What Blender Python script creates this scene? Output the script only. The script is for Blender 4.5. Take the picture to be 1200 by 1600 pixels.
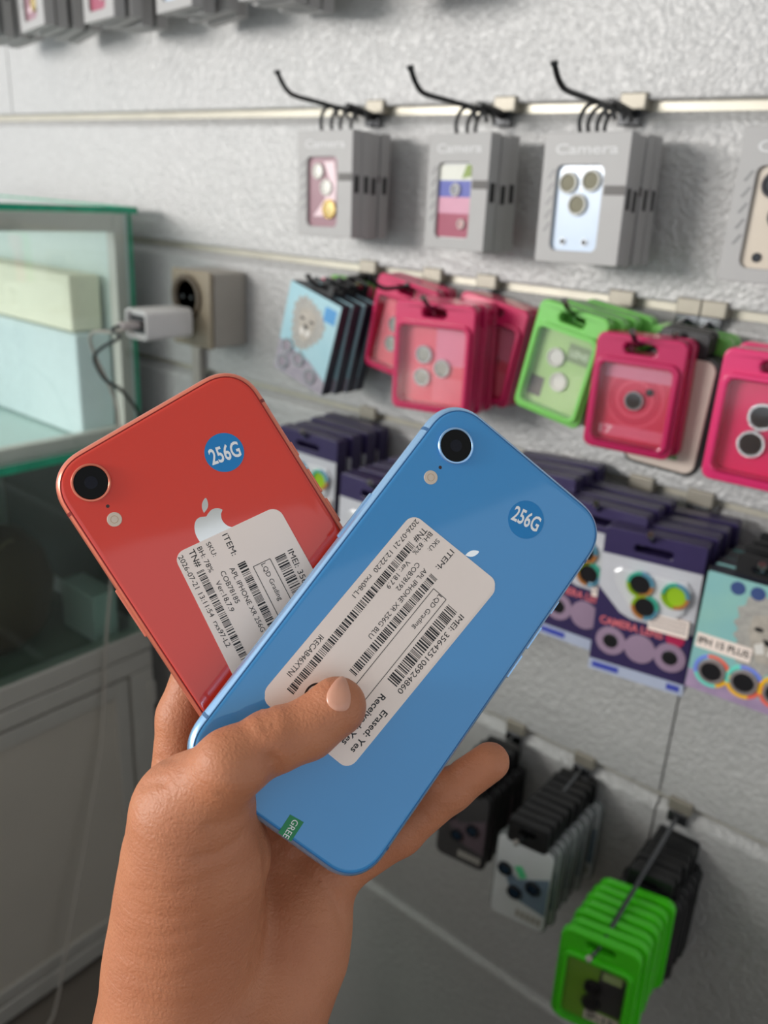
import bpy, bmesh, math, random
import numpy as np
from mathutils import Matrix, Vector
from mathutils.geometry import tessellate_polygon
from mathutils.bvhtree import BVHTree
random.seed(7)
S = bpy.context.scene
COL = S.collection
for o in list(bpy.data.objects): bpy.data.objects.remove(o)

# ------------------------------------------------------------------ camera
# camera solved from the photograph's vanishing points; frame 1200 x 1600
F = 1306.0; CX, CY = 600.0, 800.0
_d = np.array([-200, 3450, F]); _d /= np.linalg.norm(_d)
_l = np.array([-1730, -595, F]); _l -= _d*(_l@_d); _l /= np.linalg.norm(_l)
_n = np.cross(-_l, _d)
M = np.stack([-_l, _n, -_d])              # camera (x right, y down, z forward) -> world
C = np.array([0.0, -0.8, 1.37])
def ray(px, py): return M@np.array([px-CX, py-CY, F])
def V(a): return Vector([float(v) for v in a])
def onW(px, py, off=0.0):                 # point at distance off in front of the slat wall
    r = ray(px, py); return V(C+r*((-off-C[1])/r[1]))
def onX(px, py, x):
    r = ray(px, py); return V(C+r*((x-C[0])/r[0]))
def onZ(px, py, z):
    r = ray(px, py); return V(C+r*((z-C[2])/r[2]))
def K(px, py, z): return np.array([(px-CX)/F*z, (py-CY)/F*z, z])
def cam2w(P): return np.asarray(P)@M.T + C
cd = bpy.data.cameras.new('camera'); cam = bpy.data.objects.new('camera', cd); COL.objects.link(cam)
R4 = Matrix.Identity(4)
for i in range(3):
    R4[i][0] = M[i][0]; R4[i][1] = -M[i][1]; R4[i][2] = -M[i][2]; R4[i][3] = C[i]
cam.matrix_world = R4
cd.sensor_fit = 'AUTO'; cd.sensor_width = 36.0; cd.lens = F/1600*36
cd.clip_start = 0.01; cd.clip_end = 60
cd.dof.use_dof = True; cd.dof.focus_distance = 0.277; cd.dof.aperture_fstop = 11.5
S.camera = cam

# ------------------------------------------------------------------ light
w = bpy.data.worlds.new('World'); S.world = w; w.use_nodes = True
bg = w.node_tree.nodes['Background']; bg.inputs[0].default_value = (0.86, 0.93, 1.0, 1); bg.inputs[1].default_value = 0.95
def area(name, loc, target, sx, sy, power, col):
    ld = bpy.data.lights.new(name, 'AREA'); ld.shape = 'RECTANGLE'; ld.size = sx; ld.size_y = sy
    ld.energy = power; ld.color = col
    o = bpy.data.objects.new(name, ld); COL.objects.link(o); o.location = loc
    o.rotation_euler = (Vector(target)-Vector(loc)).to_track_quat('-Z', 'Y').to_euler(); return o
area('shopfront_daylight', (-1.9, -2.6, 1.72), (-0.45, 0, 1.25), 1.3, 0.55, 72, (1.0, 0.97, 0.93))
area('overhead_fill_light', (0.5, -0.9, 2.75), (0.2, -0.75, 0), 1.2, 0.25, 14, (0.95, 0.98, 1.0))  # added fill from above, lifts the display case and its cabinet
S.view_settings.view_transform = 'Standard'; S.view_settings.look = 'None'
S.view_settings.exposure = 0.0; S.view_settings.gamma = 1.0; S.view_settings.use_curve_mapping = False

# ------------------------------------------------------------------ materials
def srgb(r, g, b):
    f = lambda c: (c/255/12.92) if c/255 <= .04045 else ((c/255+.055)/1.055)**2.4
    return (f(r), f(g), f(b), 1)
MATS = {}
def mat(name, col, rough=.5, metal=0, var=.06, nscale=60, bump=0, bscale=200, spec=.5, coat=0, sss=0, col2=None, tr=0, alpha=None):
    if name in MATS: return MATS[name]
    m = bpy.data.materials.new(name); m.use_nodes = True; nt = m.node_tree; N = nt.nodes; L = nt.links
    p = N['Principled BSDF']; p.inputs['Roughness'].default_value = rough; p.inputs['Metallic'].default_value = metal
    p.inputs['Specular IOR Level'].default_value = spec; p.inputs['Coat Weight'].default_value = coat
    p.inputs['Coat Roughness'].default_value = .04
    if sss:
        p.inputs['Subsurface Weight'].default_value = sss
        p.inputs['Subsurface Radius'].default_value = (1, .35, .2); p.inputs['Subsurface Scale'].default_value = .004
    if tr: p.inputs['Transmission Weight'].default_value = tr
    tc = N.new('ShaderNodeTexCoord'); nz = N.new('ShaderNodeTexNoise'); nz.inputs['Scale'].default_value = nscale
    nz.inputs['Detail'].default_value = 4
    L.new(tc.outputs['Object'], nz.inputs['Vector'])
    mx = N.new('ShaderNodeMix'); mx.data_type = 'RGBA'
    c1 = col; c2 = col2 or tuple(max(0, c*(1-2*var)) for c in col[:3])+(1,)
    mx.inputs[6].default_value = c1; mx.inputs[7].default_value = c2
    L.new(nz.outputs['Fac'], mx.inputs[0]); L.new(mx.outputs[2], p.inputs['Base Color'])
    if bump:
        n2 = N.new('ShaderNodeTexNoise'); n2.inputs['Scale'].default_value = bscale; n2.inputs['Detail'].default_value = 3
        L.new(tc.outputs['Object'], n2.inputs['Vector'])
        b = N.new('ShaderNodeBump'); b.inputs['Strength'].default_value = bump; b.inputs['Distance'].default_value = .001
        L.new(n2.outputs['Fac'], b.inputs['Height']); L.new(b.outputs['Normal'], p.inputs['Normal'])
    MATS[name] = m; return m
def glassmat(name, tint, refl=.08, rough=.02, maxr=.9):
    if name in MATS: return MATS[name]
    m = bpy.data.materials.new(name); m.use_nodes = True; nt = m.node_tree; N = nt.nodes; L = nt.links; N.clear()
    out = N.new('ShaderNodeOutputMaterial'); t = N.new('ShaderNodeBsdfTransparent'); t.inputs[0].default_value = tint
    g = N.new('ShaderNodeBsdfGlossy'); g.inputs['Roughness'].default_value = rough; g.inputs[0].default_value = (1, 1, 1, 1)
    fr = N.new('ShaderNodeFresnel'); ge = N.new('ShaderNodeNewGeometry')
    io = N.new('ShaderNodeMath'); io.operation = 'MULTIPLY_ADD'; io.inputs[1].default_value = 1/1.5-1.5; io.inputs[2].default_value = 1.5   # thin sheet: same reflectance from both faces
    L.new(ge.outputs['Backfacing'], io.inputs[0]); L.new(io.outputs[0], fr.inputs[0])
    mt = N.new('ShaderNodeMath'); mt.operation = 'ADD'; mt.inputs[1].default_value = refl; mt.use_clamp = True
    mx = N.new('ShaderNodeMixShader'); L.new(fr.outputs[0], mt.inputs[0]); L.new(mt.outputs[0], mx.inputs[0])
    L.new(t.outputs[0], mx.inputs[1]); L.new(g.outputs[0], mx.inputs[2]); L.new(mx.outputs[0], out.inputs[0])
    MATS[name] = m; return m
def foilmat():                      # embossed silvery wall covering
    m = bpy.data.materials.new('embossed_foil'); m.use_nodes = True; nt = m.node_tree; N = nt.nodes; L = nt.links
    p = N['Principled BSDF']; p.inputs['Roughness'].default_value = .45; p.inputs['Metallic'].default_value = .15
    tc = N.new('ShaderNodeTexCoord'); mp = N.new('ShaderNodeMapping'); mp.inputs['Scale'].default_value = (1, 1, 1.0)
    L.new(tc.outputs['Object'], mp.inputs[0])
    nz = N.new('ShaderNodeTexNoise'); nz.inputs['Scale'].default_value = 26; nz.inputs['Detail'].default_value = 2
    L.new(mp.outputs[0], nz.inputs['Vector'])
    ad = N.new('ShaderNodeMix'); ad.data_type = 'RGBA'; ad.blend_type = 'LINEAR_LIGHT'; ad.inputs[0].default_value = .02
    L.new(mp.outputs[0], ad.inputs[6]); L.new(nz.outputs['Color'], ad.inputs[7])
    vo = N.new('ShaderNodeTexVoronoi'); vo.feature = 'SMOOTH_F1'; vo.inputs['Scale'].default_value = 150; vo.inputs['Smoothness'].default_value = .6
    L.new(ad.outputs[2], vo.inputs['Vector'])
    n2 = N.new('ShaderNodeTexNoise'); n2.inputs['Scale'].default_value = 130; n2.inputs['Detail'].default_value = 4; n2.inputs['Distortion'].default_value = 1.2
    L.new(mp.outputs[0], n2.inputs['Vector'])
    sm = N.new('ShaderNodeMath'); sm.operation = 'MULTIPLY_ADD'; sm.inputs[1].default_value = 1.4
    L.new(n2.outputs['Fac'], sm.inputs[0]); L.new(vo.outputs['Distance'], sm.inputs[2])
    b = N.new('ShaderNodeBump'); b.inputs['Strength'].default_value = .36; b.inputs['Distance'].default_value = .004
    L.new(sm.outputs[0], b.inputs['Height']); L.new(b.outputs['Normal'], p.inputs['Normal'])
    mx = N.new('ShaderNodeMix'); mx.data_type = 'RGBA'; mx.inputs[6].default_value = srgb(194, 193, 192); mx.inputs[7].default_value = srgb(166, 165, 164)
    L.new(n2.outputs['Fac'], mx.inputs[0]); L.new(mx.outputs[2], p.inputs['Base Color'])
    MATS['foil'] = m; return m
FOIL = foilmat()
WHITE = mat('white_plastic', srgb(225, 222, 220), .35)
PAPER = mat('white_paper', srgb(240, 224, 214), .45, var=.02)
INK = mat('black_ink', srgb(22, 20, 22), .5)
BLACK = mat('black_plastic', srgb(24, 24, 26), .4)
STEEL = mat('steel_wire', srgb(120, 122, 126), .25, 1)
BLACKWIRE = mat('black_wire', srgb(45, 46, 48), .35, .6)
CHROME = mat('chrome', srgb(178, 176, 170), .34, 1)
ALU = mat('aluminium', srgb(204, 200, 192), .42, .3, nscale=30)
CREAM = mat('cream_channel', srgb(206, 200, 184), .4, .3, nscale=25, var=.15)
GREY_CARD = mat('grey_carton', srgb(164, 162, 161), .5, 0, var=.03)
DGREY_CARD = mat('dark_grey_carton', srgb(112, 112, 116), .5)
CLEAR = glassmat('clear_plastic', (.97, .97, .97, 1), 0.0, .10)

# ------------------------------------------------------------------ mesh helpers
def tag(o, label=None, cat=None, group=None, kind=None):
    if label: o['label'] = label
    if cat: o['category'] = cat
    if group: o['group'] = group
    if kind: o['kind'] = kind
    return o
def link(name, me, m, parent=None, smooth=False):
    if smooth:
        for p in me.polygons: p.use_smooth = True
        if smooth != 2: me.set_sharp_from_angle(angle=math.radians(38))
    me.materials.clear(); me.materials.append(m)
    o = bpy.data.objects.new(name, me); COL.objects.link(o)
    if parent: o.parent = parent
    return o
def fin(bm):
    bmesh.ops.recalc_face_normals(bm, faces=bm.faces); me = bpy.data.meshes.new('m'); bm.to_mesh(me); bm.free(); return me
def empty(name, loc=(0, 0, 0), mw=None):
    o = bpy.data.objects.new(name, None); o.empty_display_size = .01; COL.objects.link(o)
    if mw is not None: o.matrix_world = mw
    else: o.location = loc
    return o
def rrect(w, h, r, n=6, cx=0, cy=0, p=2.0):
    pts = []
    for qx, qy, a0 in ((1, 1, 0), (-1, 1, 90), (-1, -1, 180), (1, -1, 270)):
        for i in range(n+1):
            a = math.radians(a0+90*i/n); ca, sa = math.cos(a), math.sin(a)
            ex = math.copysign(abs(ca)**(2/p), ca); ey = math.copysign(abs(sa)**(2/p), sa)
            pts.append((cx+qx*(w/2-r)+r*ex, cy+qy*(h/2-r)+r*ey))
    return pts
def circ(r, n=24, cx=0, cy=0, ry=None):
    return [(cx+r*math.cos(2*math.pi*i/n), cy+(ry or r)*math.sin(2*math.pi*i/n)) for i in range(n)]
def plate_bm(bm, outer, z0, z1, holes=()):
    loops = [outer]+list(holes); flat = [p for l in loops for p in l]
    tris = tessellate_polygon([[Vector((p[0], p[1], 0)) for p in l] for l in loops])
    b = [bm.verts.new((p[0], p[1], z0)) for p in flat]; t = [bm.verts.new((p[0], p[1], z1)) for p in flat]
    for a in tris:
        try: bm.faces.new([t[i] for i in a]); bm.faces.new([b[i] for i in reversed(a)])
        except ValueError: pass
    k = 0
    for l in loops:
        n = len(l)
        for i in range(n):
            j = (i+1) % n
            try: bm.faces.new([b[k+i], b[k+j], t[k+j], t[k+i]])
            except ValueError: pass
        k += n
def plate(name, outer, z0, z1, m, parent=None, holes=(), bevel=0):
    bm = bmesh.new(); plate_bm(bm, outer, z0, z1, holes)
    if bevel:
        bmesh.ops.recalc_face_normals(bm, faces=bm.faces)
        es = [e for e in bm.edges if len(e.link_faces) == 2 and e.calc_face_angle() > 1.2 and max(v.co.z for v in e.verts) > z1-1e-6 and min(v.co.z for v in e.verts) > z1-1e-6]
        bmesh.ops.bevel(bm, geom=es, offset=bevel, segments=2, affect='EDGES', profile=.5)
    return link(name, fin(bm), m, parent)
def loft(name, rings, m, parent=None, smooth=True, caps=True):
    bm = bmesh.new(); vs = [[bm.verts.new(p) for p in r] for r in rings]; n = len(rings[0])
    for a, b in zip(vs, vs[1:]):
        for i in range(n): bm.faces.new([a[i], a[(i+1) % n], b[(i+1) % n], b[i]])
    if caps: bm.faces.new(vs[0][::-1]); bm.faces.new(vs[-1])
    o = link(name, fin(bm), m, parent, smooth); return o
def box_bm(bm, x0, x1, y0, y1, z0, z1):
    vs = [bm.verts.new((x, y, z)) for z in (z0, z1) for y in (y0, y1) for x in (x0, x1)]
    for f in ((0, 2, 3, 1), (4, 5, 7, 6), (0, 1, 5, 4), (2, 6, 7, 3), (0, 4, 6, 2), (1, 3, 7, 5)): bm.faces.new([vs[i] for i in f])
def box(name, x0, x1, y0, y1, z0, z1, m, parent=None, bevel=0, seg=2):
    bm = bmesh.new(); box_bm(bm, x0, x1, y0, y1, z0, z1)
    if bevel: bmesh.ops.bevel(bm, geom=list(bm.edges), offset=bevel, segments=seg, affect='EDGES', profile=.5)
    return link(name, fin(bm), m, parent)
def smoothpath(pts, n=8):
    P = [Vector(p) for p in pts]; out = []
    for i in range(len(P)-1):
        p0 = P[max(i-1, 0)]; p1 = P[i]; p2 = P[i+1]; p3 = P[min(i+2, len(P)-1)]
        for k in range(n):
            t = k/n; out.append(.5*((2*p1)+(p2-p0)*t+(2*p0-5*p1+4*p2-p3)*t*t+(3*p1-p0-3*p2+p3)*t**3))
    out.append(P[-1]); return out
def tube(name, pts, r, m, parent=None, n=10, closed=False):
    bm = bmesh.new(); P = [Vector(p) for p in pts]; rings = []; up = None
    for i, p in enumerate(P):
        a = P[(i-1) % len(P)] if (closed or i > 0) else p; b = P[(i+1) % len(P)] if (closed or i < len(P)-1) else p
        t = (b-a).normalized()
        if up is None: up = t.orthogonal().normalized()
        up = (up-t*up.dot(t)).normalized(); s = t.cross(up)
        rr = r[i] if isinstance(r, (list, tuple)) else r
        rings.append([bm.verts.new(p+(up*math.cos(2*math.pi*k/n)+s*math.sin(2*math.pi*k/n))*rr) for k in range(n)])
    pairs = list(zip(rings, rings[1:]))+([(rings[-1], rings[0])] if closed else [])
    for a, b in pairs:
        for k in range(n): bm.faces.new([a[k], a[(k+1) % n], b[(k+1) % n], b[k]])
    if not closed: bm.faces.new(rings[0][::-1]); bm.faces.new(rings[-1])
    return link(name, fin(bm), m, parent, True)
def lathe(name, prof, m, parent=None, n=32, cx=0, cy=0, smooth=True):   # prof (radius, z) around local z
    bm = bmesh.new(); rings = []
    for r, z in prof:
        rings.append([bm.verts.new((cx+r*math.cos(2*math.pi*k/n), cy+r*math.sin(2*math.pi*k/n), z)) for k in range(n)] if r > 1e-7 else [bm.verts.new((cx, cy, z))])
    for a, b in zip(rings, rings[1:]):
        for k in range(n):
            q = [a[k % len(a)], a[(k+1) % len(a)], b[(k+1) % len(b)], b[k % len(b)]]
            q = list(dict.fromkeys(q))
            if len(q) > 2: bm.faces.new(q)
    return link(name, fin(bm), m, parent, smooth)
def text_bm(bm, s, start, end, h, z0, z1, bold=0.0, spacing=1.0):
    """writes s along start->end (local xy, centre line of the letters), cap height h"""
    cu = bpy.data.curves.new('t', 'FONT'); cu.body = s; cu.size = 1; cu.offset = bold; cu.resolution_u = 3; cu.space_character = spacing
    cu.fill_mode = 'FRONT'
    o = bpy.data.objects.new('t', cu); COL.objects.link(o); dg = bpy.context.evaluated_depsgraph_get(); dg.update()
    me = bpy.data.meshes.new_from_object(o.evaluated_get(dg)); bpy.data.objects.remove(o); bpy.data.curves.remove(cu)
    xs = [v.co.x for v in me.vertices]; x0, x1 = min(xs), max(xs)
    a = Vector(start); b = Vector(end); d = (b-a); Ln = d.length; d.normalize(); u = Vector((-d.y, d.x))
    sx = Ln/(x1-x0); sy = h/.7; vs = []
    for v in me.vertices:
        q = a+d*((v.co.x-x0)*sx)+u*((v.co.y-.35)*sy); vs.append(bm.verts.new((q.x, q.y, z1)))
    for p in me.polygons:
        try: bm.faces.new([vs[i] for i in p.vertices])
        except ValueError: pass
    bpy.data.meshes.remove(me)
def text(name, s, start, end, h, z, m, parent, bold=0.0):
    bm = bmesh.new(); text_bm(bm, s, start, end, h, z, z, bold); 
    me = bpy.data.meshes.new('m'); bm.to_mesh(me); bm.free(); return link(name, me, m, parent)
def copy_tree(o, parent=None):
    c = o.copy(); COL.objects.link(c); c.parent = parent
    for ch in o.children: copy_tree(ch, c)
    return c
OUT = Matrix(((1, 0, 0, 0), (0, 0, -1, 0), (0, 1, 0, 0), (0, 0, 0, 1)))   # local xy upright, local z away from the wall
def hang(loc, yaw=0, roll=0, tilt=0):
    return Matrix.Translation(loc)@Matrix.Rotation(math.radians(yaw), 4, 'Z')@OUT@Matrix.Rotation(math.radians(roll), 4, 'Z')@Matrix.Rotation(math.radians(tilt), 4, 'X')

# ------------------------------------------------------------------ the setting
ROWS = [1.690, 1.460, 1.286, 1.108, 0.762, 0.375]
GAP = .009
wall = box('wall_back', -2.6, 1.0, .018, .08, 0, 2.72, mat('wall_backing', srgb(120, 118, 112), .7)); tag(wall, kind='structure')
tag(box('floor', -3.0, 2.6, -4.2, .08, -.06, 0, mat('floor_tile', srgb(120, 112, 104), .35, nscale=6)), kind='structure')
tag(box('ceiling', -3.0, 2.6, -4.2, .08, 2.72, 2.8, mat('ceiling_white', srgb(214, 212, 206), .8)), kind='structure')
edges_z = [2.72]+ROWS+[0.0]
def panel(x0, x1, z0, z1):
    prof = [(.0012, z0), (0, z0+.002), (0, z1-.013), (.001, z1-.0095), (.008, z1-.0015), (.0105, z1), (.0175, z1), (.0175, z0)]
    bm = bmesh.new(); A = [bm.verts.new((x0, y, z)) for y, z in prof]; B_ = [bm.verts.new((x1, y, z)) for y, z in prof]; n = len(prof)
    for i in range(n): bm.faces.new([A[i], A[(i+1) % n], B_[(i+1) % n], B_[i]])
    bm.faces.new(A[::-1]); bm.faces.new(B_)
    return link('panel', fin(bm), FOIL, wall)
SEAMS = {0: [-1.485], 1: [-1.485], 4: [-.222], 5: [-.222]}
for i in range(len(edges_z)-1):
    zt = edges_z[i]-(GAP/2 if i else 0); zb = edges_z[i+1]+(GAP/2 if i < len(edges_z)-2 else 0)
    xs = [-2.6]+SEAMS.get(i, [])+[1.0]
    for a, b in zip(xs, xs[1:]): panel(a+.0012, b-.0012, zb, zt)
for i, z in enumerate(ROWS):
    tr = box('trim_%d' % (i+1), -2.6, 1.0, .0108, .0178, z-GAP/2-.0005, z+GAP/2+.0005, CREAM); tag(tr, kind='structure')

# ------------------------------------------------------------------ display case on the left
GREEN_EDGE = mat('green_glass_edge', srgb(36, 186, 142), .12, 0, var=.3, nscale=40)
PANE = glassmat('case_glass', (.965, .993, .985, 1), .03, .01)
GREYPANEL = mat('grey_laminate', srgb(196, 188, 176), .45, nscale=8)
def display_case():
    x1 = -1.10; x0 = -1.58; y1 = -.045; y0 = -1.35
    zt = 1.33; zm = .985; zb = .62
    r = empty('display_case', ((x0+x1)/2, (y0+y1)/2, 0))
    L = lambda v, a: v-r.location[a]
    def B(n, ax, bx, ay, by, az, bz, m, p=None, bev=0):
        if p is None: return box(n, L(ax, 0), L(bx, 0), L(ay, 1), L(by, 1), az, bz, m, r, bev)
        return box(n, L(ax, 0), L(bx, 0), L(ay, 1), L(by, 1), az, bz, m, p, bev)
    t = .024
    for (xx, yy) in ((x1, y1), (x0+t, y1), (x1, y0+t), (x0+t, y0+t)):
        B('post', xx-t, xx-.005, yy-t, yy-.005, zb, zt-.004, ALU, None, .002)
    # glass panes
    for z0, z1 in ((zm+.006, zt-.005), (zb+.03, zm-.004)):
        g = B('side_pane', x1-.0049, x1, y0, y1, z0, z1, PANE if z0 > .9 else glassmat('case_glass_green', (.78, .90, .86, 1), .03, .01))
        B('pane_edge', x1-.005, x1+.0004, y1, y1+.003, z0, z1, GREEN_EDGE, g)
        B('back_panel', x0, x0+.005, y0, y1, z0, z1, PANE if z0 > .9 else mat('case_back_low', srgb(52, 70, 64), .6))
        B('end_panel', x0+.006, x1-.006, y1-.0049, y1, z0, z1, mat('case_end', srgb(222, 234, 230), .25) if z0 > .9 else mat('case_back_low', srgb(52, 70, 64), .6))
    tp = B('top_pane', x0-.005, x1+.004, y0-.005, y1+.006, zt-.004, zt+.004, PANE)
    B('pane_edge', x1+.0045, x1+.008, y0, y1+.008, zt-.004, zt+.005, GREEN_EDGE, tp)
    B('pane_edge', x0, x1+.008, y1+.0065, y1+.009, zt-.004, zt+.005, GREEN_EDGE, tp)
    sh = B('shelf', x0+.006, x1+.006, y0, y1-.006, zm-.004, zm+.004, mat('shelf_glass', srgb(190, 215, 208), .2, 0), None)
    B('pane_edge', x1+.0065, x1+.009, y0, y1, zm-.006, zm+.006, GREEN_EDGE, sh)
    # frame rails
    B('rail', x1-t, x1-.006, y0, y1-t, zt-.03, zt-.005, ALU, None, .002)
    B('rail', x1-t, x1-.006, y0, y1-t, zm+.0045, zm+.026, ALU, None, .002)
    B('rail', x0+.006, x1-t, y1-t, y1-.006, zt-.03, zt-.005, ALU, None, .002)
    B('bottom_rail', x1-t, x1+.004, y0, y1, zb-.008, zb+.03, ALU, None, .003)
    B('case_floor', x0, x1-t, y0, y1-.02, zb, zb+.012, mat('case_floor', srgb(105, 112, 100), .6))
    # base cabinet: carcass, framed panels, plinth
    B('cabinet_body', x0, x1-.012, y0, y1-.005, .03, zb-.009, GREYPANEL)
    B('base_rail', x1-.012, x1+.003, y0, y1, zb-.045, zb-.011, ALU, None, .003)
    B('base_rail', x1-.012, x1+.003, y0, y1, .012, .05, ALU, None, .003)
    B('stile', x1-.012, x1+.003, y1-.045, y1, .05, zb-.046, ALU, None, .003)
    n = 2; yy = [y1-.045-(y1-.045-y0)*k/n for k in range(n+1)]
    for k in range(n):
        a, b = yy[k+1], yy[k]
        d = B('door_panel', x1-.0118, x1-.004, a+.012, b-.012, .062, zb-.056, GREYPANEL)
        for q in ((a+.004, a+.03, .054, zb-.05), (b-.03, b-.004, .054, zb-.05)):
            B('door_frame', x1-.011, x1+.001, q[0], q[1], q[2], q[3], ALU, d, .002)
        for q in ((a+.03, b-.03, zb-.078, zb-.05), (a+.03, b-.03, .054, .08)):
            B('door_frame', x1-.011, x1+.001, q[0], q[1], q[2], q[3], ALU, d, .002)
    B('hinge', x1+.001, x1+.006, y1-.012, y1+.002, .5, .545, ALU, None, .001)
    tag(r, 'glass display case with aluminium frame, green glass edges and grey base cabinet', 'display case')
    return r
case = display_case()
tag(box('bright_band_block', -1.52, -1.15, -.115, -.055, .991, 1.150, mat('pale_band', srgb(216, 230, 232), .5), None, .004), 'pale blue block added to brighten the upper glass compartment', 'box')  # pale block added to make the compartment look bright
tag(box('bright_band_block', -1.52, -1.165, -.110, -.058, 1.1515, 1.235, mat('cream_band', srgb(244, 240, 216), .5), None, .004), 'cream block standing in for the bright band reflected in the glass case', 'box')  # cream colour stands in for the bright reflected band in the case glass
def sheet():
    o = plate('paper_sheet', [(-.09, -.13), (.09, -.13), (.09, .13), (-.09, .13)], 0, .0012, mat('paper_blue_white', srgb(222, 230, 240), .5))
    o.location = (-1.21, -.42, .9905); o.rotation_euler = (0, 0, .12); return tag(o, 'pale blue-white paper sheet on the upper shelf of the glass case', 'paper')
sheet()
def brown_bag():
    r = empty('brown_pouch', (-1.27, -.25, .6325))
    rings = []
    for z, sx, sy in ((0, .055, .075), (.03, .085, .11), (.09, .095, .12), (.15, .085, .105), (.19, .06, .075), (.205, .03, .035)):
        rings.append([(sx*math.cos(a)*(1+.06*math.sin(3*a+z*20)), sy*math.sin(a)*(1+.05*math.cos(4*a)), z) for a in [2*math.pi*k/28 for k in range(28)]])
    loft('pouch_body', rings, mat('brown_leather', srgb(96, 60, 40), .6, bump=.3), r)
    tube('drawstring', smoothpath([(.05, -.03, .192), (.066, .0, .188), (.05, .035, .192), (.03, .06, .17)]), .003, mat('tan_cord', srgb(150, 110, 80), .7), r)
    tag(r, 'round dark brown leather pouch in the lower glass compartment', 'pouch')
brown_bag()
tag(box('carton', -1.24, -1.14, -.125, -.08, .6325, .72, WHITE, None, .003), 'small white carton beside the brown pouch in the lower compartment', 'box')

def shade_blocker():  # added out of view so that the lower slat wall falls into shade
    r = empty('shade_blocker', (.03, -1.0, 0)); WD = mat('blocker_wood', srgb(132, 104, 78), .45, nscale=12, col2=srgb(108, 82, 60))
    box('blocker_body', -.90, .95, -.24, .25, .06, .96, GREYPANEL, r, .004); box('blocker_top', -.92, .97, -.27, .28, .961, .995, WD, r, .004)
    box('plinth', -.88, .93, -.21, .22, 0, .0595, BLACK, r)
    tag(r, 'unseen counter-shaped block added below the camera to shade the lower wall', 'counter')
shade_blocker()

# ------------------------------------------------------------------ socket, charger, cables
def socket():
    r = empty('wall_socket', (-.938, 0, 1.212)); G = mat('socket_grey', srgb(176, 170, 162), .5); BR = mat('socket_brown', srgb(150, 138, 118), .5)
    box('socket_box', -.04, .04, -.058, -.0005, -.05, .05, G, r, .004)
    f = box('socket_plate', -.041, .041, -.066, -.0585, -.051, .051, BR, r, .003)
    o = lathe('socket_ring', [(.030, 0), (.030, .004), (.024, .004), (.022, -.0005), (0, -.0005)], mat('socket_dark', srgb(95, 82, 66), .5), f, 28)
    o.matrix_local = Matrix.Translation((-.006, -.0665, .015))@Matrix.Rotation(math.radians(90), 4, 'X')
    for q in (-.009, .009):
        h = lathe('pin_hole', [(.003, .0003), (0, .0003)], BLACK, f, 12); h.matrix_local = Matrix.Translation((-.006+q, -.0668, .015))@Matrix.Rotation(math.radians(90), 4, 'X')
    tag(r, 'grey surface-mounted wall socket holding a white charger', 'socket')
    c = empty('phone_charger', (-.944, -.075, 1.196))
    rings = []
    for y, s in ((-.0, .9), (-.002, 1), (-.072, 1.02), (-.075, .99), (-.0752, .86), (-.070, .84)):
        rings.append([(x*s, y, z*s) for x, z in rrect(.046, .038, .007, 5)])
    loft('charger_body', rings, WHITE, c, True)
    box('port_face', -.0175, .0175, -.0712, -.0695, -.0115, .0115, mat('charger_dark', srgb(50, 46, 48), .4), c)
    box('plug_pins', -.012, .012, .0002, .008, -.003, .003, CHROME, c)
    tag(c, 'white cube phone charger plugged into the wall socket', 'charger')
    k = empty('charging_cable', (-.944, -.15, 1.196))
    B0 = Vector((-.944, -.15, 1.196))
    box('plug', -.007, .007, -.024, .003, -.004, .004, mat('cable_plug', srgb(200, 190, 188), .4), k, .0015)
    P = [(-.944, -.173, 1.196), (-.944, -.186, 1.192), onW(186, 527, .19), onW(160, 543, .19), onW(147, 560, .19), onW(163, 592, .18), onW(185, 606, .16), onW(203, 625, .14), onW(218, 648, .12), onW(240, 700, .10), onW(250, 800, .08)]
    tube('cable', [p-B0 for p in smoothpath([Vector(p) for p in P])], .0023, BLACK, k)
    tag(k, 'black charging cable looping down from the white charger', 'cable')
    q = box('cable_duct', onW(309, 560).x, onW(322, 560).x, -.012, -.0003, .62, 1.16, mat('duct_grey', srgb(168, 162, 154), .5), None, .002)
    tag(q, 'thin grey cable duct running down the wall below the socket', 'cable duct')
    pts = [Vector((-.955, -.148, 1.19)), Vector((-.965, -.168, 1.185)), Vector((-1.03, -.165, 1.165)), onX(183, 640, -1.085), onX(182, 760, -1.085), onX(176, 880, -1.085), onX(166, 1000, -1.085), onX(160, 1150, -1.08), onX(140, 1280, -1.07), onX(115, 1420, -1.06), onX(90, 1560, -1.05)]
    e = pts[-1]; pts.append(Vector((e.x+.005, e.y-.03, .004))); pts.append(Vector((e.x+.03, e.y-.12, .003)))
    tag(tube('white_cord', smoothpath(pts), .0022, mat('cord_white', srgb(190, 182, 172), .5)), 'thin white cord hanging down in front of the display case', 'cord')
socket()

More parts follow.
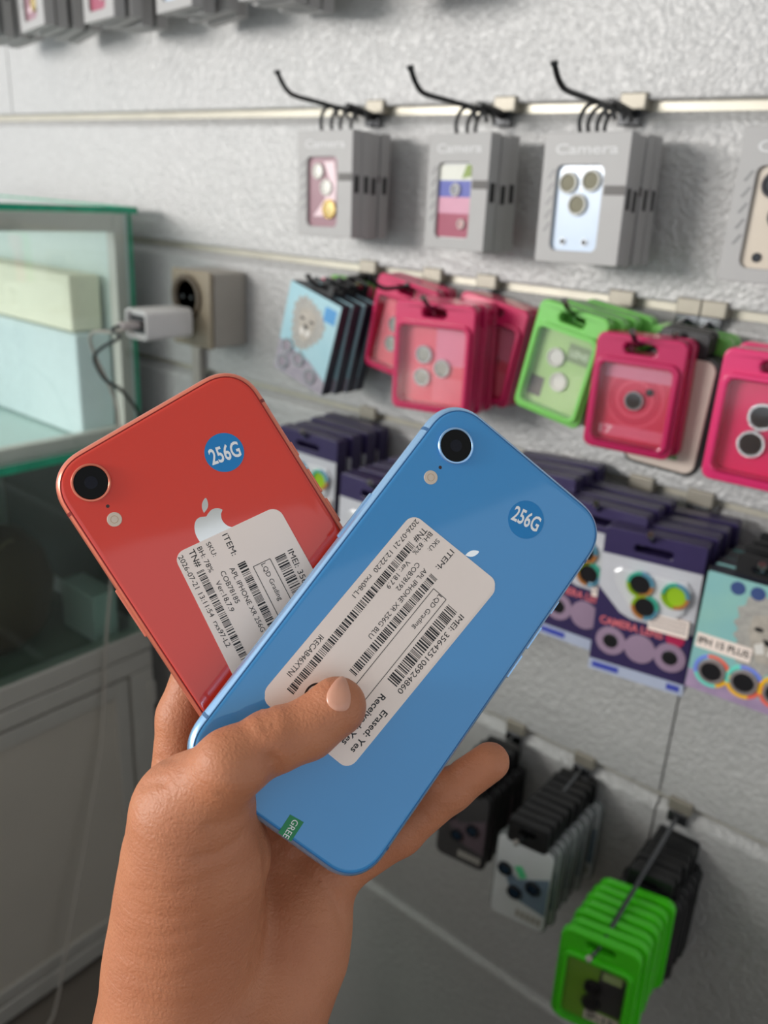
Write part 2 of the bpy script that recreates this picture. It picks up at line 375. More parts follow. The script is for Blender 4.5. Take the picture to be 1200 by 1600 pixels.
# ------------------------------------------------------------------ hooks
def hook(x, row, length, label, endz=None, tipup=.022, black=True, r=.0024, over=.016):
    z = ROWS[row]; o = empty('display_hook', (x, 0, z)); m = BLACKWIRE if black else STEEL; e = (endz-z) if endz is not None else 0.0
    box('clip', -.013, .013, -.0045, .0105, -.005, .0105, mat('clip_metal', srgb(158, 152, 140), .5, .6), o, .0015)
    box('clip_lip', -.011, .011, -.007, -.0047, -.018, -.004, m, o, .001)
    py = length-over; f = lambda q: -.008+(e+.002+.008)*q/py                # straight wire rising through the hang slots
    P = [(0, -.0072, f(.0072)), (0, -length*.33, f(length*.33)), (0, -length*.66, f(length*.66)), (0, -length+.012, f(length-.012)), (0, -length, f(length)+.003), (0, -length-.008, f(length)+tipup*.55), (0, -length-.014, f(length)+tipup)]
    tube('wire', smoothpath(P, 5), r, m, o); e = f(length)
    if black: tube('sleeve', [(0, -.0071, f(.0071)), (0, -.03, f(.03)), (0, -.05, f(.05))], [.0045, .0045, .0032], BLACK, o)
    tube('tip_cap', [(0, -length-.0135, e+tipup-.0018), (0, -length-.0146, e+tipup+.0012)], r*1.3, m if black else CHROME, o)
    return tag(o, label, 'hook', 'display hooks on the slat wall')

# ------------------------------------------------------------------ packs
def lens(parent, x, y, z, r, ringm, glassm, h=.003, name='lens'):
    o = lathe(name, [(r, z), (r, z+h*.7), (r*.94, z+h), (r*.8, z+h), (r*.76, z+h*.45), (0, z+h*.45)], ringm, parent, 24, x, y)
    lathe('lens_glass', [(r*.755, z+h*.46), (r*.72, z+h*.6), (0, z+h*.66)], glassm, o, 24, x, y)
    return o
LG_DARK = mat('lens_dark', srgb(26, 26, 30), .08, coat=.6)
LG_SILV = mat('lens_silver', srgb(160, 160, 150), .3, .3)
LG_WHITE = mat('lens_white', srgb(215, 212, 205), .2, .1)
RING_SILV = mat('ring_silver', srgb(196, 198, 200), .2, 1)
RING_GOLD = mat('ring_gold', srgb(206, 176, 110), .2, 1)
RING_DARK = mat('ring_dark', srgb(50, 48, 52), .3, .6)

def euroslot(cx, cy, w=.026, h=.006):
    return rrect(w, h, h/2-.0001, 4, cx, cy)

def camera_box(ins_col, kind, carton=GREY_CARD):
    """grey carton with a window showing lens covers; origin where the hanger loop meets the hook"""
    W_, H_, D_ = .084, .112, .015; top = -.021
    r = empty('lens_box'); cy = top-H_/2
    win = rrect(.047, .074, .006, 4, -.004, cy-.008)
    b = plate('carton', rrect(W_, H_, .0012, 2, 0, cy), 0, D_, carton, r, [win], .0006)
    plate('window_insert', win, .004, D_-.004, mat('ins_'+kind, ins_col, .3, coat=.4, var=.05), r)
    z = D_-.004
    if kind == 'blue':
        for x, y in ((-.014, .024), (.0085, .026), (-.003, .0055)): lens(r, x-.0015, cy-.008+y-.002, z, .0096, mat('ring_soft', srgb(176, 176, 172), .5, .3), mat('lens_olive', srgb(128, 124, 104), .5, spec=.2))
        for x in (-.016, .006): lens(r, x, cy-.037, z, .0032, RING_SILV, LG_DARK, .0015, 'accent_dot')
    elif kind == 'beige':
        for x, y in ((-.013, .022), (.0095, .022), (-.004, .0)): lens(r, x, cy-.006+y, z, .0100, RING_DARK, LG_DARK)
        lens(r, -.016, cy-.037, z, .0036, RING_DARK, LG_DARK, .0015, 'accent_dot')
    elif kind == 'mauve':
        lens(r, -.012, cy+.014, z, .0085, LG_WHITE, LG_WHITE); lens(r, .001, cy-.003, z, .009, LG_WHITE, LG_WHITE)
        lens(r, .006, cy-.026, z, .0105, RING_GOLD, mat('lens_gold', srgb(214, 190, 130), .2, .5))
        plate('swirl', [(-.004, cy+.024), (.012, cy+.024), (.016, cy+.002), (.014, cy-.02), (-.006, cy-.034), (-.02, cy-.034), (-.002, cy-.016), (.006, cy+.004)], z, z+.0006, mat('swirl_pink', srgb(226, 200, 206), .3), r)
    else:
        for y0_, y1_, c_, k_ in ((.012, .027, srgb(214, 214, 204), 'a'), (-.004, .012, srgb(94, 100, 170), 'b'), (-.02, -.004, srgb(205, 150, 170), 'c'), (-.0435, -.02, srgb(160, 80, 100), 'd')):
            plate('print_band', [(-.0272, cy+y0_), (.0192, cy+y0_), (.0192, cy+y1_), (-.0272, cy+y1_)], z, z+.0004, mat('band_'+k_, c_, .3), r)
        lens(r, -.003, cy+.003, z+.0004, .0065, LG_WHITE, mat('lens_grey', srgb(150, 150, 155), .2)); lens(r, .008, cy-.03, z+.0004, .005, LG_WHITE, mat('lens_pinkish', srgb(200, 160, 160), .2))
        plate('leaf_print', [(.004, cy+.014), (.0165, cy+.016), (.0165, cy+.027), (.01, cy+.027)], z+.0005, z+.001, mat('leaf_print', srgb(130, 150, 70), .4), r)
    text('title', 'Camera', (-.030, cy+.0425), (.031, cy+.0425), .0085, D_+.0002, mat('title_light', srgb(200, 200, 200), .5), r, .015)
    for i in range(5):
        y = cy+.022-i*.0115
        bm = bmesh.new(); plate_bm(bm, [(-.036, y-.004), (-.034, y-.0045), (-.029, y+.003), (-.031, y+.0035)], D_, D_+.0003)
        link('icon', fin(bm), mat('icon_grey', srgb(122, 122, 122) if kind != 'blue' else srgb(122, 122, 122), .4), r)
    plate('dark_strip', [(.0215, cy+.004), (.0415, cy+.004), (.0415, cy+.012), (.0215, cy+.012)], D_, D_+.0003, mat('strip_dark', srgb(84, 80, 78), .5), r)
    plate('side_tab', [(.0, cy-.004), (.0, cy-.004), (.0, cy-.004)], 0, .001, BLACK, r) if False else None
    sl = box('side_slot', .0421, .0424, cy-.008, cy+.010, .004, .011, BLACK, r)
    # black plastic hanger loop
    P = [(-.011, top-.002, .007), (-.0135, top+.010, .007), (-.009, top+.0205, .007), (0, top+.0245, .007), (.009, top+.0205, .007), (.0125, top+.013, .007)]
    tube('hanger', smoothpath(P, 5), .0020, BLACK, r, 8)
    return r

def blister(colname, col, w=.082, h=.108, d=.012, lenses=(), ringm=RING_SILV, glassm=LG_SILV, extra=None, r0=.008, win=None, card=None):
    """coloured plastic blister tray with a hang slot; origin on the hook"""
    r = empty('lens_blister_pack'); top = .008; cy = top-h/2
    m = mat('tray_'+colname, col, .28, coat=.3, var=.03)
    ww, wh, wy = win or (w-.016, h-.034, cy-.008)
    wn = rrect(ww, wh, .006, 4, 0, wy)
    fr = plate('tray', rrect(w, h, r0, 5, 0, cy), -.002, d-.004, m, r, [wn, euroslot(0, -.0035, .028, .009)], .002)
    # raised rim round the window
    plate('rim', rrect(ww+.010, wh+.010, .009, 5, 0, wy), d-.0039, d, m, r, [rrect(ww, wh, .0058, 5, 0, wy)], .0015)
    cm = card or mat('card_'+colname, tuple(min(1, c*1.0+.08) for c in col[:3])+(1,), .4)
    plate('card', rrect(ww-.0004, wh-.0004, .006, 4, 0, wy), 0, .003, cm, r)
    for x, y, q in lenses: lens(r, x, wy+y, .003, q, ringm, glassm, .0035)
    if extra: extra(r, ww, wh, wy)
    plate('clear_cover', rrect(ww, wh, .006, 4, 0, wy), d-.0012, d-.0008, CLEAR, r)
    return r

PINK = srgb(196, 30, 88); PINK2 = srgb(214, 44, 106); GREEN = srgb(112, 190, 84); LIME = srgb(70, 205, 24)
def place(o, mw): o.matrix_world = mw; return o
ORD = ['first', 'second', 'third', 'fourth', 'fifth', 'sixth', 'seventh', 'eighth', 'ninth', 'tenth', 'eleventh', 'twelfth', 'thirteenth', 'fourteenth']
def stack(proto, row, tl, off, n, step, noun, where, group, corner, cat='lens pack', yaw=0, roll=0, jit=3, sc=1.0, dx=0, hk=None, black=False, hz=0.0, origin=None, tipup=.014, hl=.016):
    """n packs one behind the other; the front one's upper left corner stands off metres before the wall on the line of photo pixel tl"""
    Rm = hang((0, 0, 0), yaw, roll).to_3x3()
    loc = Vector(origin) if origin else onW(tl[0], tl[1], off)-Rm@(Vector(corner)*sc)
    for i in range(n):
        o = proto if not proto.get('placed') else copy_tree(proto)
        proto['placed'] = 1
        if o is not proto: del o['placed']
        j = 0 if i == 0 else jit
        p = loc+Vector((dx*i+random.uniform(-1, 1)*.0015*(i > 0), step*i, random.uniform(-.001, .001)*(i > 0)))
        o.matrix_world = hang(p, yaw+random.uniform(-j, j)*.4, roll+random.uniform(-j, j)*.6)@Matrix.Scale(sc, 4)
        k = 'frontmost' if i == 0 else ORD[i]+'-from-front'
        tag(o, ('%s %s %s' % (k, noun, where)) if n > 1 else noun+' '+where, cat, group)
    if hk: hook(loc.x, row, -loc.y+hl, hk, loc.z+hz, tipup, black, over=hl)
    return loc
def clone(p):
    c = copy_tree(p)
    if 'placed' in c: del c['placed']
    return c

# top row of cartons whose lower ends show at the top edge
bx = [camera_box(srgb(150, 110, 120), 'mauve'), camera_box(srgb(200, 200, 200), 'multi'), camera_box(srgb(188, 205, 226), 'blue'), camera_box(srgb(200, 186, 168), 'beige')]
ups = [(-1.36, 4, 'far left'), (-1.20, 4, 'second from left'), (-1.04, 4, 'third from left'), (-.89, 4, 'fourth from left'), (-.74, 4, 'fifth from left'), (-.60, 3, 'sixth from left')]
CB = (-.042, -.021, .015); GB = 'grey lens boxes on the upper hooks'
stack(bx[0], 1, (465, 205), .085, 4, .0165, 'grey lens box with mauve window', 'on the left upper hook', GB, CB, 'box', 0, 1.5, sc=.97, hk='black wire hook over the mauve-windowed grey box on the upper row', black=True, hz=.002, hl=.07, tipup=.018)
stack(bx[1], 1, (672, 210), .070, 3, .0175, 'grey lens box with multicoloured window', 'on the middle upper hook', GB, CB, 'box', -8, 1, sc=.96, hk='black wire hook over the multicoloured-window grey box on the upper row', black=True, hz=.002, hl=.085, tipup=.018)
stack(bx[2], 1, (853, 208), .085, 4, .0165, 'grey lens box with pale blue window', 'on the right upper hook', GB, CB, 'box', 0, 1.5, sc=.97, hk='black wire hook over the pale-blue-window grey box on the upper row', black=True, hz=.002, hl=.07, tipup=.016)
stack(bx[3], 1, (1165, 197), .095, 2, .020, 'grey lens box with beige window', 'cut by the right edge', GB, CB, 'box', 0, 0, sc=1, hk='black wire hook over the beige-window grey box at the right edge', black=True, hz=.002, hl=.06, tipup=.024)
for x, n, wh in ups:
    stack(bx[int(abs(x)*10) % 3], 0, None, 0, n, .022, 'grey lens box showing only its lower end,', wh+' on the top row', 'grey boxes along the top edge', CB, 'box', random.uniform(-10, 10), random.uniform(-3, 5), jit=8, origin=(x, -.10, ROWS[0]-.002), hk='black wire hook %s on the top row' % wh, black=True, hz=.002)

# ---- second row
def ex_pink3(r, ww, wh, wy):
    plate('card_patch', [(0, wy+.001), (ww/2-.001, wy+.001), (ww/2-.001, wy+wh/2-.002), (0, wy+wh/2-.002)], .003, .0032, mat('pink_pale', srgb(232, 128, 156), .4), r)
    plate('card_patch', [(-.002, wy-wh/2+.002), (ww/2-.001, wy-wh/2+.002), (ww/2-.001, wy-.012), (-.002, wy-.012)], .003, .0032, mat('pink_pale2', srgb(236, 110, 130), .4), r)
pinkA = blister('pink', PINK, .092, .114, .016, [(-.013, .010, .0098), (.009, -.002, .0098), (-.014, -.014, .0098)], extra=ex_pink3, card=mat('card_pink', srgb(232, 90, 110), .4))
stack(pinkA, 2, (618, 466), .105, 3, .0196, 'pink lens pack with three silver rings', 'left of centre', 'pink lens packs with three rings', (-.046, .008, .012), yaw=9, roll=1, jit=2, hk='steel hook through the pink pack with three silver rings')
stack(clone(pinkA), 2, (592, 424), .048, 2, .0186, 'tilted pink lens pack', 'half hidden by the three-ring pink pack', 'tilted pink lens packs', (-.046, .008, .012), roll=-9, sc=.95, hk='black wire hook above the tilted pink packs', black=True, hl=.06)
stack(clone(pinkA), 2, (722, 452), .046, 2, .0186, 'narrow-looking pink lens pack', 'right of the three-ring pink pack', 'pink packs right of the three-ring stack', (-.046, .008, .012), roll=-9, sc=.92)

def ex_green(r, ww, wh, wy):
    plate('card_patch', [(.002, wy+.012), (ww/2-.003, wy+.012), (ww/2-.003, wy+.030), (.002, wy+.030)], .003, .0032, mat('green_dim', srgb(120, 140, 96), .4), r)
    plate('card_patch', [(-ww/2+.001, wy-wh/2+.006), (-ww/2+.016, wy-wh/2+.006), (-ww/2+.016, wy-.012), (-ww/2+.001, wy-.012)], .003, .0032, mat('green_brown', srgb(70, 60, 50), .4), r)
    text('card_text', 'LENS', (.005, wy+.021), (ww/2-.006, wy+.021), .006, .0034, mat('green_pale', srgb(205, 220, 190), .4), r, .02)
greenA = blister('green', GREEN, .076, .110, .014, [(-.008, .012, .0095), (.002, -.010, .0095)], LG_WHITE, LG_WHITE, ex_green, card=mat('card_green', srgb(160, 196, 120), .4))
stack(greenA, 2, (846, 464), .100, 4, .0165, 'green lens pack with two white lenses', 'in the middle of the second row', 'green lens packs on the second row', (-.038, .008, .010), roll=-10, sc=.95, dx=.006, jit=4, hk='steel hook through the tilted green pack')

def ex_round(r, ww, wh, wy):
    for q, c_ in ((.026, srgb(220, 70, 100)), (.021, srgb(200, 36, 76)), (.0165, srgb(226, 80, 108))):
        lathe('print_ring', [(q, .0031+(.026-q)*.02), (q-.002, .0031+(.026-q)*.02)], mat('pr%d' % int(q*1e4), c_, .4), r, 32, 0, wy+.004, False)
    plate('print_band', [(-ww/2+.002, wy+wh/2-.014), (ww/2-.002, wy+wh/2-.014), (ww/2-.002, wy+wh/2-.003), (-ww/2+.002, wy+wh/2-.003)], .003, .0033, mat('pr_band', srgb(214, 120, 146), .4), r)
    plate('print_band', [(-ww/2+.002, wy-wh/2+.003), (ww/2-.002, wy-wh/2+.003), (ww/2-.002, wy-wh/2+.013), (-ww/2+.002, wy-wh/2+.013)], .003, .0033, mat('pr_band2', srgb(220, 90, 120), .4), r)
    text('card_text', '17', (-ww/2+.004, wy-wh/2+.008), (-ww/2+.016, wy-wh/2+.008), .007, .0035, mat('pr_text', srgb(240, 190, 200), .4), r, .02)
    lens(r, .012, wy+.012, .0033, .0032, RING_DARK, LG_DARK, .002, 'accent_dot')
pinkR = blister('magenta', srgb(182, 22, 84), .079, .103, .014, [(0, .003, .0088)], RING_SILV, LG_DARK, ex_round, card=mat('card_mag', srgb(206, 36, 76), .4))
stack(pinkR, 2, (934, 516), .110, 2, .016, 'magenta lens pack with a single dark lens', 'right of centre', 'magenta single lens packs', (-.0395, .008, .010), yaw=6, roll=0, hk='steel hook through the magenta pack with a single dark lens')

def beige_pack():
    r = empty('lens_card_pack'); h = .106; cy = -.006-h/2
    plate('black_tray', rrect(.070, h, .010, 5, 0, cy), -.004, .004, BLACK, r, (), .001)
    plate('card', rrect(.065, h-.006, .009, 5, 0, cy), .0041, .006, mat('card_beige', srgb(205, 190, 178), .45), r, (), .0006)
    plate('green_patch', [(.0, cy-.04), (.016, cy-.04), (.016, cy-.012), (.0, cy-.012)], .006, .0063, mat('patch_green', srgb(100, 150, 90), .5), r)
    plate('pink_patch', [(-.02, cy+.0), (.012, cy+.0), (.014, cy+.02), (-.02, cy+.035)], .006, .0063, mat('patch_pink', srgb(196, 60, 110), .5), r)
    plate('header_clip', rrect(.044, .022, .005, 4, 0, .003), -.003, .005, BLACK, r, [euroslot(0, .002, .022, .008)], .001)
    return r
bp = beige_pack()
stack(bp, 2, (1004, 540), .078, 2, .013, 'beige lens card in a black tray', 'behind the magenta pack', 'beige lens cards', (-.035, -.006, .006), roll=-2)
stack(clone(greenA), 2, (1015, 505), .052, 2, .0165, 'green lens pack', 'peeking out above the beige card', 'green packs behind the beige card', (-.038, .008, .010), roll=-3, hk='steel hook of the green packs behind the beige card', hl=.03)

pinkF = blister('hotpink', PINK2, .086, .109, .015, [(-.006, .010, .0115), (-.010, -.013, .0115)], mat('ring_glitter', srgb(220, 222, 226), .25, .9, bump=.8, bscale=900), LG_DARK, None, card=mat('card_hot', srgb(224, 30, 96), .35), win=(.070, .075, -.0535))
stack(pinkF, 2, (1133, 541), .112, 3, .0165, 'hot pink lens pack with glittering dark lenses', 'at the right edge', 'hot pink packs at the right edge', (-.043, .008, .011), yaw=3, hk='steel hook at the right edge of the second row')

# lion-print card at the left of the second row
def lion_print(r, cx, cy, s, z, dark=False):
    """generic lion head drawn as flat printed shapes"""
    mane = []
    for i in range(36):
        a = 2*math.pi*i/36; q = s*(1.0+.16*(i % 2)+.12*math.sin(3*a+1)); mane.append((cx+q*.92*math.cos(a), cy+q*1.08*math.sin(a)))
    plate('mane_print', mane, z, z+.0003, mat('lion_mane', srgb(126, 124, 122), .4, col2=srgb(190, 186, 178), nscale=220), r)
    plate('face_print', [(cx+s*p[0], cy+s*p[1]) for p in ((-.5, .55), (0, .72), (.5, .55), (.56, .1), (.4, -.45), (.18, -.8), (-.18, -.8), (-.4, -.45), (-.56, .1))], z+.0003, z+.0006, mat('lion_face', srgb(196, 188, 176), .4, col2=srgb(140, 132, 124), nscale=160), r)
    for sx in (-1, 1):
        plate('eye_print', [(cx+s*(sx*.3+.13*math.cos(t)), cy+s*(.18+.07*math.sin(t))) for t in [2*math.pi*i/10 for i in range(10)]], z+.0006, z+.0008, INK, r)
        plate('cheek_print', [(cx+s*sx*.12, cy-s*.18), (cx+s*sx*.34, cy-s*.3), (cx+s*sx*.24, cy-s*.58), (cx+s*sx*.03, cy-s*.5)], z+.0006, z+.0008, mat('lion_light', srgb(222, 218, 212), .4), r)
    plate('nose_print', [(cx-s*.16, cy-s*.06), (cx+s*.16, cy-s*.06), (cx+s*.05, cy-s*.24), (cx-s*.05, cy-s*.24)], z+.0007, z+.0009, INK, r)
def lion_card():
    r = empty('lion_print_pack'); W_, H_ = .084, .110; top = -.006; cy = top-H_/2
    plate('carton', rrect(W_, H_, .001, 2, 0, cy), 0, .014, mat('card_navy', srgb(40, 44, 58), .45), r, (), .0006)
    plate('front_card', rrect(W_-.0006, H_-.0006, .001, 2, 0, cy), .0141, .0148, mat('card_sky', srgb(140, 186, 200), .35, col2=srgb(176, 206, 212), nscale=25), r)
    lion_print(r, -.004, cy+.016, .026, .0148)
    plate('blue_badge', [(.019, cy+.030), (.037, cy+.030), (.037, cy+.047), (.019, cy+.047)], .0148, .0152, mat('badge_blue', srgb(80, 150, 205), .4), r)
    plate('lower_print', [(-.0415, cy-.0545), (.0415, cy-.0545), (.0415, cy-.038), (.012, cy-.024), (-.0415, cy-.016)], .0148, .0151, mat('lower_print', srgb(120, 118, 136), .4, col2=srgb(180, 170, 176), nscale=120), r)
    for x, y in ((-.026, -.020), (-.004, -.028), (.019, -.040), (-.028, -.041)): lens(r, x, cy+y, .0151, .009, RING_SILV, mat('lens_mauve', srgb(150, 140, 150), .2), .0025)
    text('card_text', '3D LENS', (-.03, cy+.055), (-.004, cy+.055), .005, .0152, mat('dark_text', srgb(60, 70, 84), .5), r, .02) if False else None
    plate('hang_tab', rrect(.034, .016, .004, 4, 0, .0), .004, .006, BLACK, r, [euroslot(0, .001, .018, .006)])
    return r
lc = lion_card()
stack(lc, 2, (455, 437), .090, 4, .0165, 'blue-grey lens pack with a lion print', 'left end of the second row', 'lion-print packs on the second row', (-.042, -.006, .0148), roll=-15, dx=.003, hk='short black hook holding the lion-print packs', black=True)
stack(clone(pinkA), 2, (500, 432), .026, 1, .016, 'pink lens pack mostly hidden', 'behind the lion-print packs', 'pack behind the lion-print stack', (-.046, .008, .012), roll=-3, sc=.85)
stack(clone(greenA), 2, (515, 428), .010, 1, .016, 'green lens pack against the wall', 'behind the lion-print packs', 'green pack behind the lion-print stack', (-.038, .008, .010), roll=-3, sc=.9)

# ---- third row: dark purple cartons
PURPLE = mat('purple_carton', srgb(52, 42, 84), .35, var=.1)
IRI = [mat('iri_%d' % i, c_, .15, .6) for i, c_ in enumerate((srgb(90, 220, 190), srgb(190, 235, 60), srgb(240, 160, 90), srgb(120, 190, 220)))]
def iri_ring(r, x, y, z, q, glass):
    """ring in four tinted arcs, like an iridescent lens collar"""
    o = lathe('lens', [(q*.78, z), (q*.78, z+.001), (0, z+.001)], glass, r, 24, x, y)
    for i in range(4):
        bm = bmesh.new(); pts = []
        for k in range(9):
            a = math.pi/2*i+math.pi/2*k/8; pts.append((x+q*math.cos(a), y+q*math.sin(a)))
        for k in range(8, -1, -1):
            a = math.pi/2*i+math.pi/2*k/8; pts.append((x+q*.76*math.cos(a), y+q*.76*math.sin(a)))
        plate_bm(bm, pts, z, z+.003); link('lens_collar', fin(bm), IRI[(i+int(x*300)) % 4], o)
def purple_pack():
    r = empty('purple_lens_box'); W_, H_, D_ = .092, .150, .018; top = .012; cy = top-H_/2
    plate('carton', rrect(W_, H_, .003, 3, 0, cy), 0, D_, PURPLE, r, [euroslot(0, -.0035, .036, .0075)], .0008)
    wm = mat('blister_grey', srgb(196, 196, 202), .3)
    wn = [(-.0455, top-.026), (.0455, top-.026), (.0455, top-.086), (-.012, top-.086), (-.0225, top-.082), (-.0455, top-.060)]
    plate('window_card', wn, D_, D_+.0006, wm, r)
    tri = [(-.032, top-.040), (-.026, top-.036), (.034, top-.036), (.040, top-.044), (.036, top-.066), (.024, top-.080), (.0, top-.081), (-.012, top-.078), (-.030, top-.052)]
    plate('lens_tray', tri, D_+.0006, D_+.004, mat('tray_clear_grey', srgb(206, 206, 210), .15, coat=.5), r, (), .002)
    for x, y in ((-.006, -.047), (.026, -.050), (.001, -.068)): iri_ring(r, x, top+y, D_+.0041, .0125, LG_DARK if x != .026 else mat('lens_lime', srgb(150, 190, 40), .2))
    text('title', 'CAMERA LENS', (-.040, top-.094), (.020, top-.094), .0075, D_+.0006, mat('pink_print', srgb(216, 110, 120), .4), r, .03)
    lathe('red_badge', [(.0085, D_), (.0085, D_+.0006), (0, D_+.0006)], mat('badge_red', srgb(176, 36, 80), .4), r, 24, .031, top-.094)
    st = plate('white_sticker', rrect(.036, .017, .001, 2, .024, top-.081), D_+.0008, D_+.0042, PAPER, r)
    for k in range(3): 
        bm = bmesh.new(); 
        for q in range(9): plate_bm(bm, [(.008+q*.0036, top-.0765-k*.0042), (.0105+q*.0036, top-.0765-k*.0042), (.0105+q*.0036, top-.0745-k*.0042), (.008+q*.0036, top-.0745-k*.0042)], D_+.0042, D_+.0044)
        link('sticker_print', fin(bm), mat('faint_ink', srgb(150, 140, 140), .5), st)
    for i, x in enumerate((-.027, .001, .029)):
        lathe('printed_lens', [(.0145, D_), (.0145, D_+.001), (.008, D_+.0012), (0, D_+.0012)], mat('glossy_mauve', srgb(176, 150, 176), .2, .3), r, 28, x, top-.114)
        if i != 1: lathe('lens_pupil', [(.0075, D_+.0012), (.0065, D_+.002), (0, D_+.002)], LG_DARK, r, 24, x, top-.114)
    plate('foot_strip', [(-.0455, top-.1495), (.0455, top-.1495), (.0455, top-.138), (-.0455, top-.138)], D_, D_+.0005, mat('foot_strip', srgb(176, 184, 206), .4), r)
    for a, b in ((-.042, -.016), (.030, .042)): plate('blue_mark', [(a, top-.1465), (b, top-.1465), (b, top-.1405), (a, top-.1405)], D_+.0005, D_+.0008, mat('mark_blue', srgb(64, 76, 170), .4), r)
    return r
pp = purple_pack()
PC = (-.046, .012, .018)
stack(pp, 3, (947, 821), .118, 4, .0262, 'purple lens box with iridescent rings', 'right of the blue phone', 'purple boxes right of the blue phone', PC, 'box', 7, 1.5, jit=2, hk='steel hook through the purple box right of the blue phone', sc=.98, hl=.012)
for tl, of, n, wh, rl in (((868, 772), .10, 3, "just behind the blue phone's right edge", 0), ((770, 722), .085, 3, "behind the blue phone's top right corner", 2), ((533, 738), .165, 5, 'between the two phones', -1), ((436, 664), .115, 4, "beside the coral phone's right edge", -1)):
    stack(clone(pp), 3, tl, of, n, .0262, 'purple lens box', wh, 'purple boxes '+wh, PC, 'box', 3, rl, jit=2, hk='steel hook of the purple boxes '+wh, hl=.012)

def lion_box():
    r = empty('lion_print_pack'); W_, H_, D_ = .088, .114, .016; top = -.006; cy = top-H_/2
    plate('carton', rrect(W_, H_, .002, 2, 0, cy), 0, D_, mat('card_navy', srgb(40, 44, 58), .45), r, (), .0006)
    plate('front_card', rrect(W_-.0006, H_-.0006, .002, 2, 0, cy), D_+.0001, D_+.0006, mat('card_aqua', srgb(130, 190, 205), .25, .2, col2=srgb(170, 215, 190), nscale=18), r)
    lion_print(r, .014, cy+.012, .030, D_+.0006)
    for x in (-.018, -.002): lathe('printed_lens', [(.006, D_+.0007), (.006, D_+.001), (0, D_+.001)], mat('print_navy', srgb(60, 80, 130), .4), r, 20, x, cy+.048)
    st = plate('white_sticker', rrect(.046, .014, .001, 2, -.019, cy-.008), D_+.0016, D_+.0019, PAPER, r)
    text('sticker_text', 'IPH 15 PLUS', (-.040, cy-.0075), (.002, cy-.0075), .0065, D_+.0021, INK, st, .02)
    text('sticker_text', 'LENS PROTECTOR', (-.043, cy-.0195), (-.004, cy-.0195), .0025, D_+.0021, INK, st) if False else None
    ring_c = [srgb(250, 190, 40), srgb(240, 110, 90), srgb(120, 140, 230), srgb(110, 220, 200)]
    for i, x in enumerate((-.024, .003, .030)):
        for k in range(4):
            bm = bmesh.new(); pts = []
            for j in range(7):
                a = math.pi/2*k+math.pi/2*j/6+.4; pts.append((x+.0155*math.cos(a), cy-.034+.0155*math.sin(a)))
            for j in range(6, -1, -1):
                a = math.pi/2*k+math.pi/2*j/6+.4; pts.append((x+.0125*math.cos(a), cy-.034+.0125*math.sin(a)))
            plate_bm(bm, pts, D_+.0009, D_+.0014+i*.0002); link('rainbow_arc', fin(bm), mat('rb%d' % ((k+i+1) % 4), ring_c[(k+i+1) % 4], .3), r)
        lens(r, x, cy-.034, D_+.001, .0115, mat('ring_pearl', srgb(186, 176, 176), .25, .6), LG_DARK, .003)
    plate('lower_print', [(-.0435, cy-.0565), (.0435, cy-.0565), (.0435, cy-.048), (-.0435, cy-.038)], D_+.0006, D_+.0009, mat('lower_pink', srgb(190, 160, 190), .4, col2=srgb(120, 110, 140), nscale=80), r)
    plate('hang_tab', rrect(.05, .022, .003, 4, 0, .001), .004, .007, BLACK, r, [euroslot(0, .001, .026, .007)])
    return r
lb = lion_box()
stack(lb, 3, (1107, 890), .118, 4, .0215, 'aqua lens pack with lion print and rainbow rings', 'at the right edge', 'lion-print packs at the right edge', (-.044, -.006, .0166), yaw=4, roll=0, jit=2, hk='steel hook through the lion-print pack at the right edge')

# ---- fourth row
def clip_pack(dark=False):
    r = empty('lens_card_pack'); W_, H_ = .068, .112; top = -.010; cy = top-H_/2
    cm = mat('card_pale', srgb(206, 208, 210), .4) if not dark else mat('card_char', srgb(66, 64, 66), .4)
    plate('tray', rrect(W_, H_, .009, 5, 0, cy), -.003, .003, mat('tray_smoke', srgb(120, 124, 124), .2) if not dark else BLACK, r, (), .001)
    plate('card', rrect(W_-.004, H_-.004, .008, 5, 0, cy), .0031, .005, cm, r, (), .0006)
    plate('header_clip', rrect(.046, .030, .004, 4, 0, .000), -.004, .0058, BLACK, r, [euroslot(0, .002, .02, .008)], .001)
    pm = mat('print_steel', srgb(110, 128, 146), .4) if not dark else mat('print_mauve', srgb(98, 84, 92), .4)
    plate('print_panel', [(-.026, cy+.02), (-.004, cy+.004), (.031, cy+.022), (.031, cy-.030), (-.008, cy-.022)], .005, .0053, pm, r)
    for x, y in ((-.020, .012), (.014, .002), (-.006, -.014)): lens(r, x, cy+y, .0053, .0085, RING_DARK, mat('lens_petrol', srgb(26, 44, 62), .1), .003)
    if not dark:
        plate('green_print', [(-.010, cy+.020), (-.002, cy+.024), (.006, cy+.012), (-.002, cy+.006)], .0054, .0057, mat('print_mint', srgb(90, 200, 140), .4), r)
    bm = bmesh.new(); 
    for q in range(5): plate_bm(bm, [(-.002+q*.0062, cy-.046), (.003+q*.0062, cy-.046), (.003+q*.0062, cy-.036), (-.002+q*.0062, cy-.036)], .0051, .0054)
    link('sticker_print', fin(bm), mat('faint_ink2', srgb(168, 164, 158), .5), r)
    return r
wp = clip_pack()
stack(wp, 4, (778, 1298), .132, 9, .0135, 'pale lens card with black header', 'on the middle lower hook', 'pale lens cards on the middle lower hook', (-.034, -.010, .005), yaw=8, jit=3, hk='steel hook through the pale lens card on the lower row', tipup=.008)
dp = clip_pack(True)
stack(dp, 4, (690, 1218), .112, 6, .015, 'dark lens card with black header', 'behind the little finger', 'dark lens cards behind the little finger', (-.034, -.010, .005), yaw=8, jit=3, sc=.95, hk='steel hook behind the little fingertip', tipup=.008)
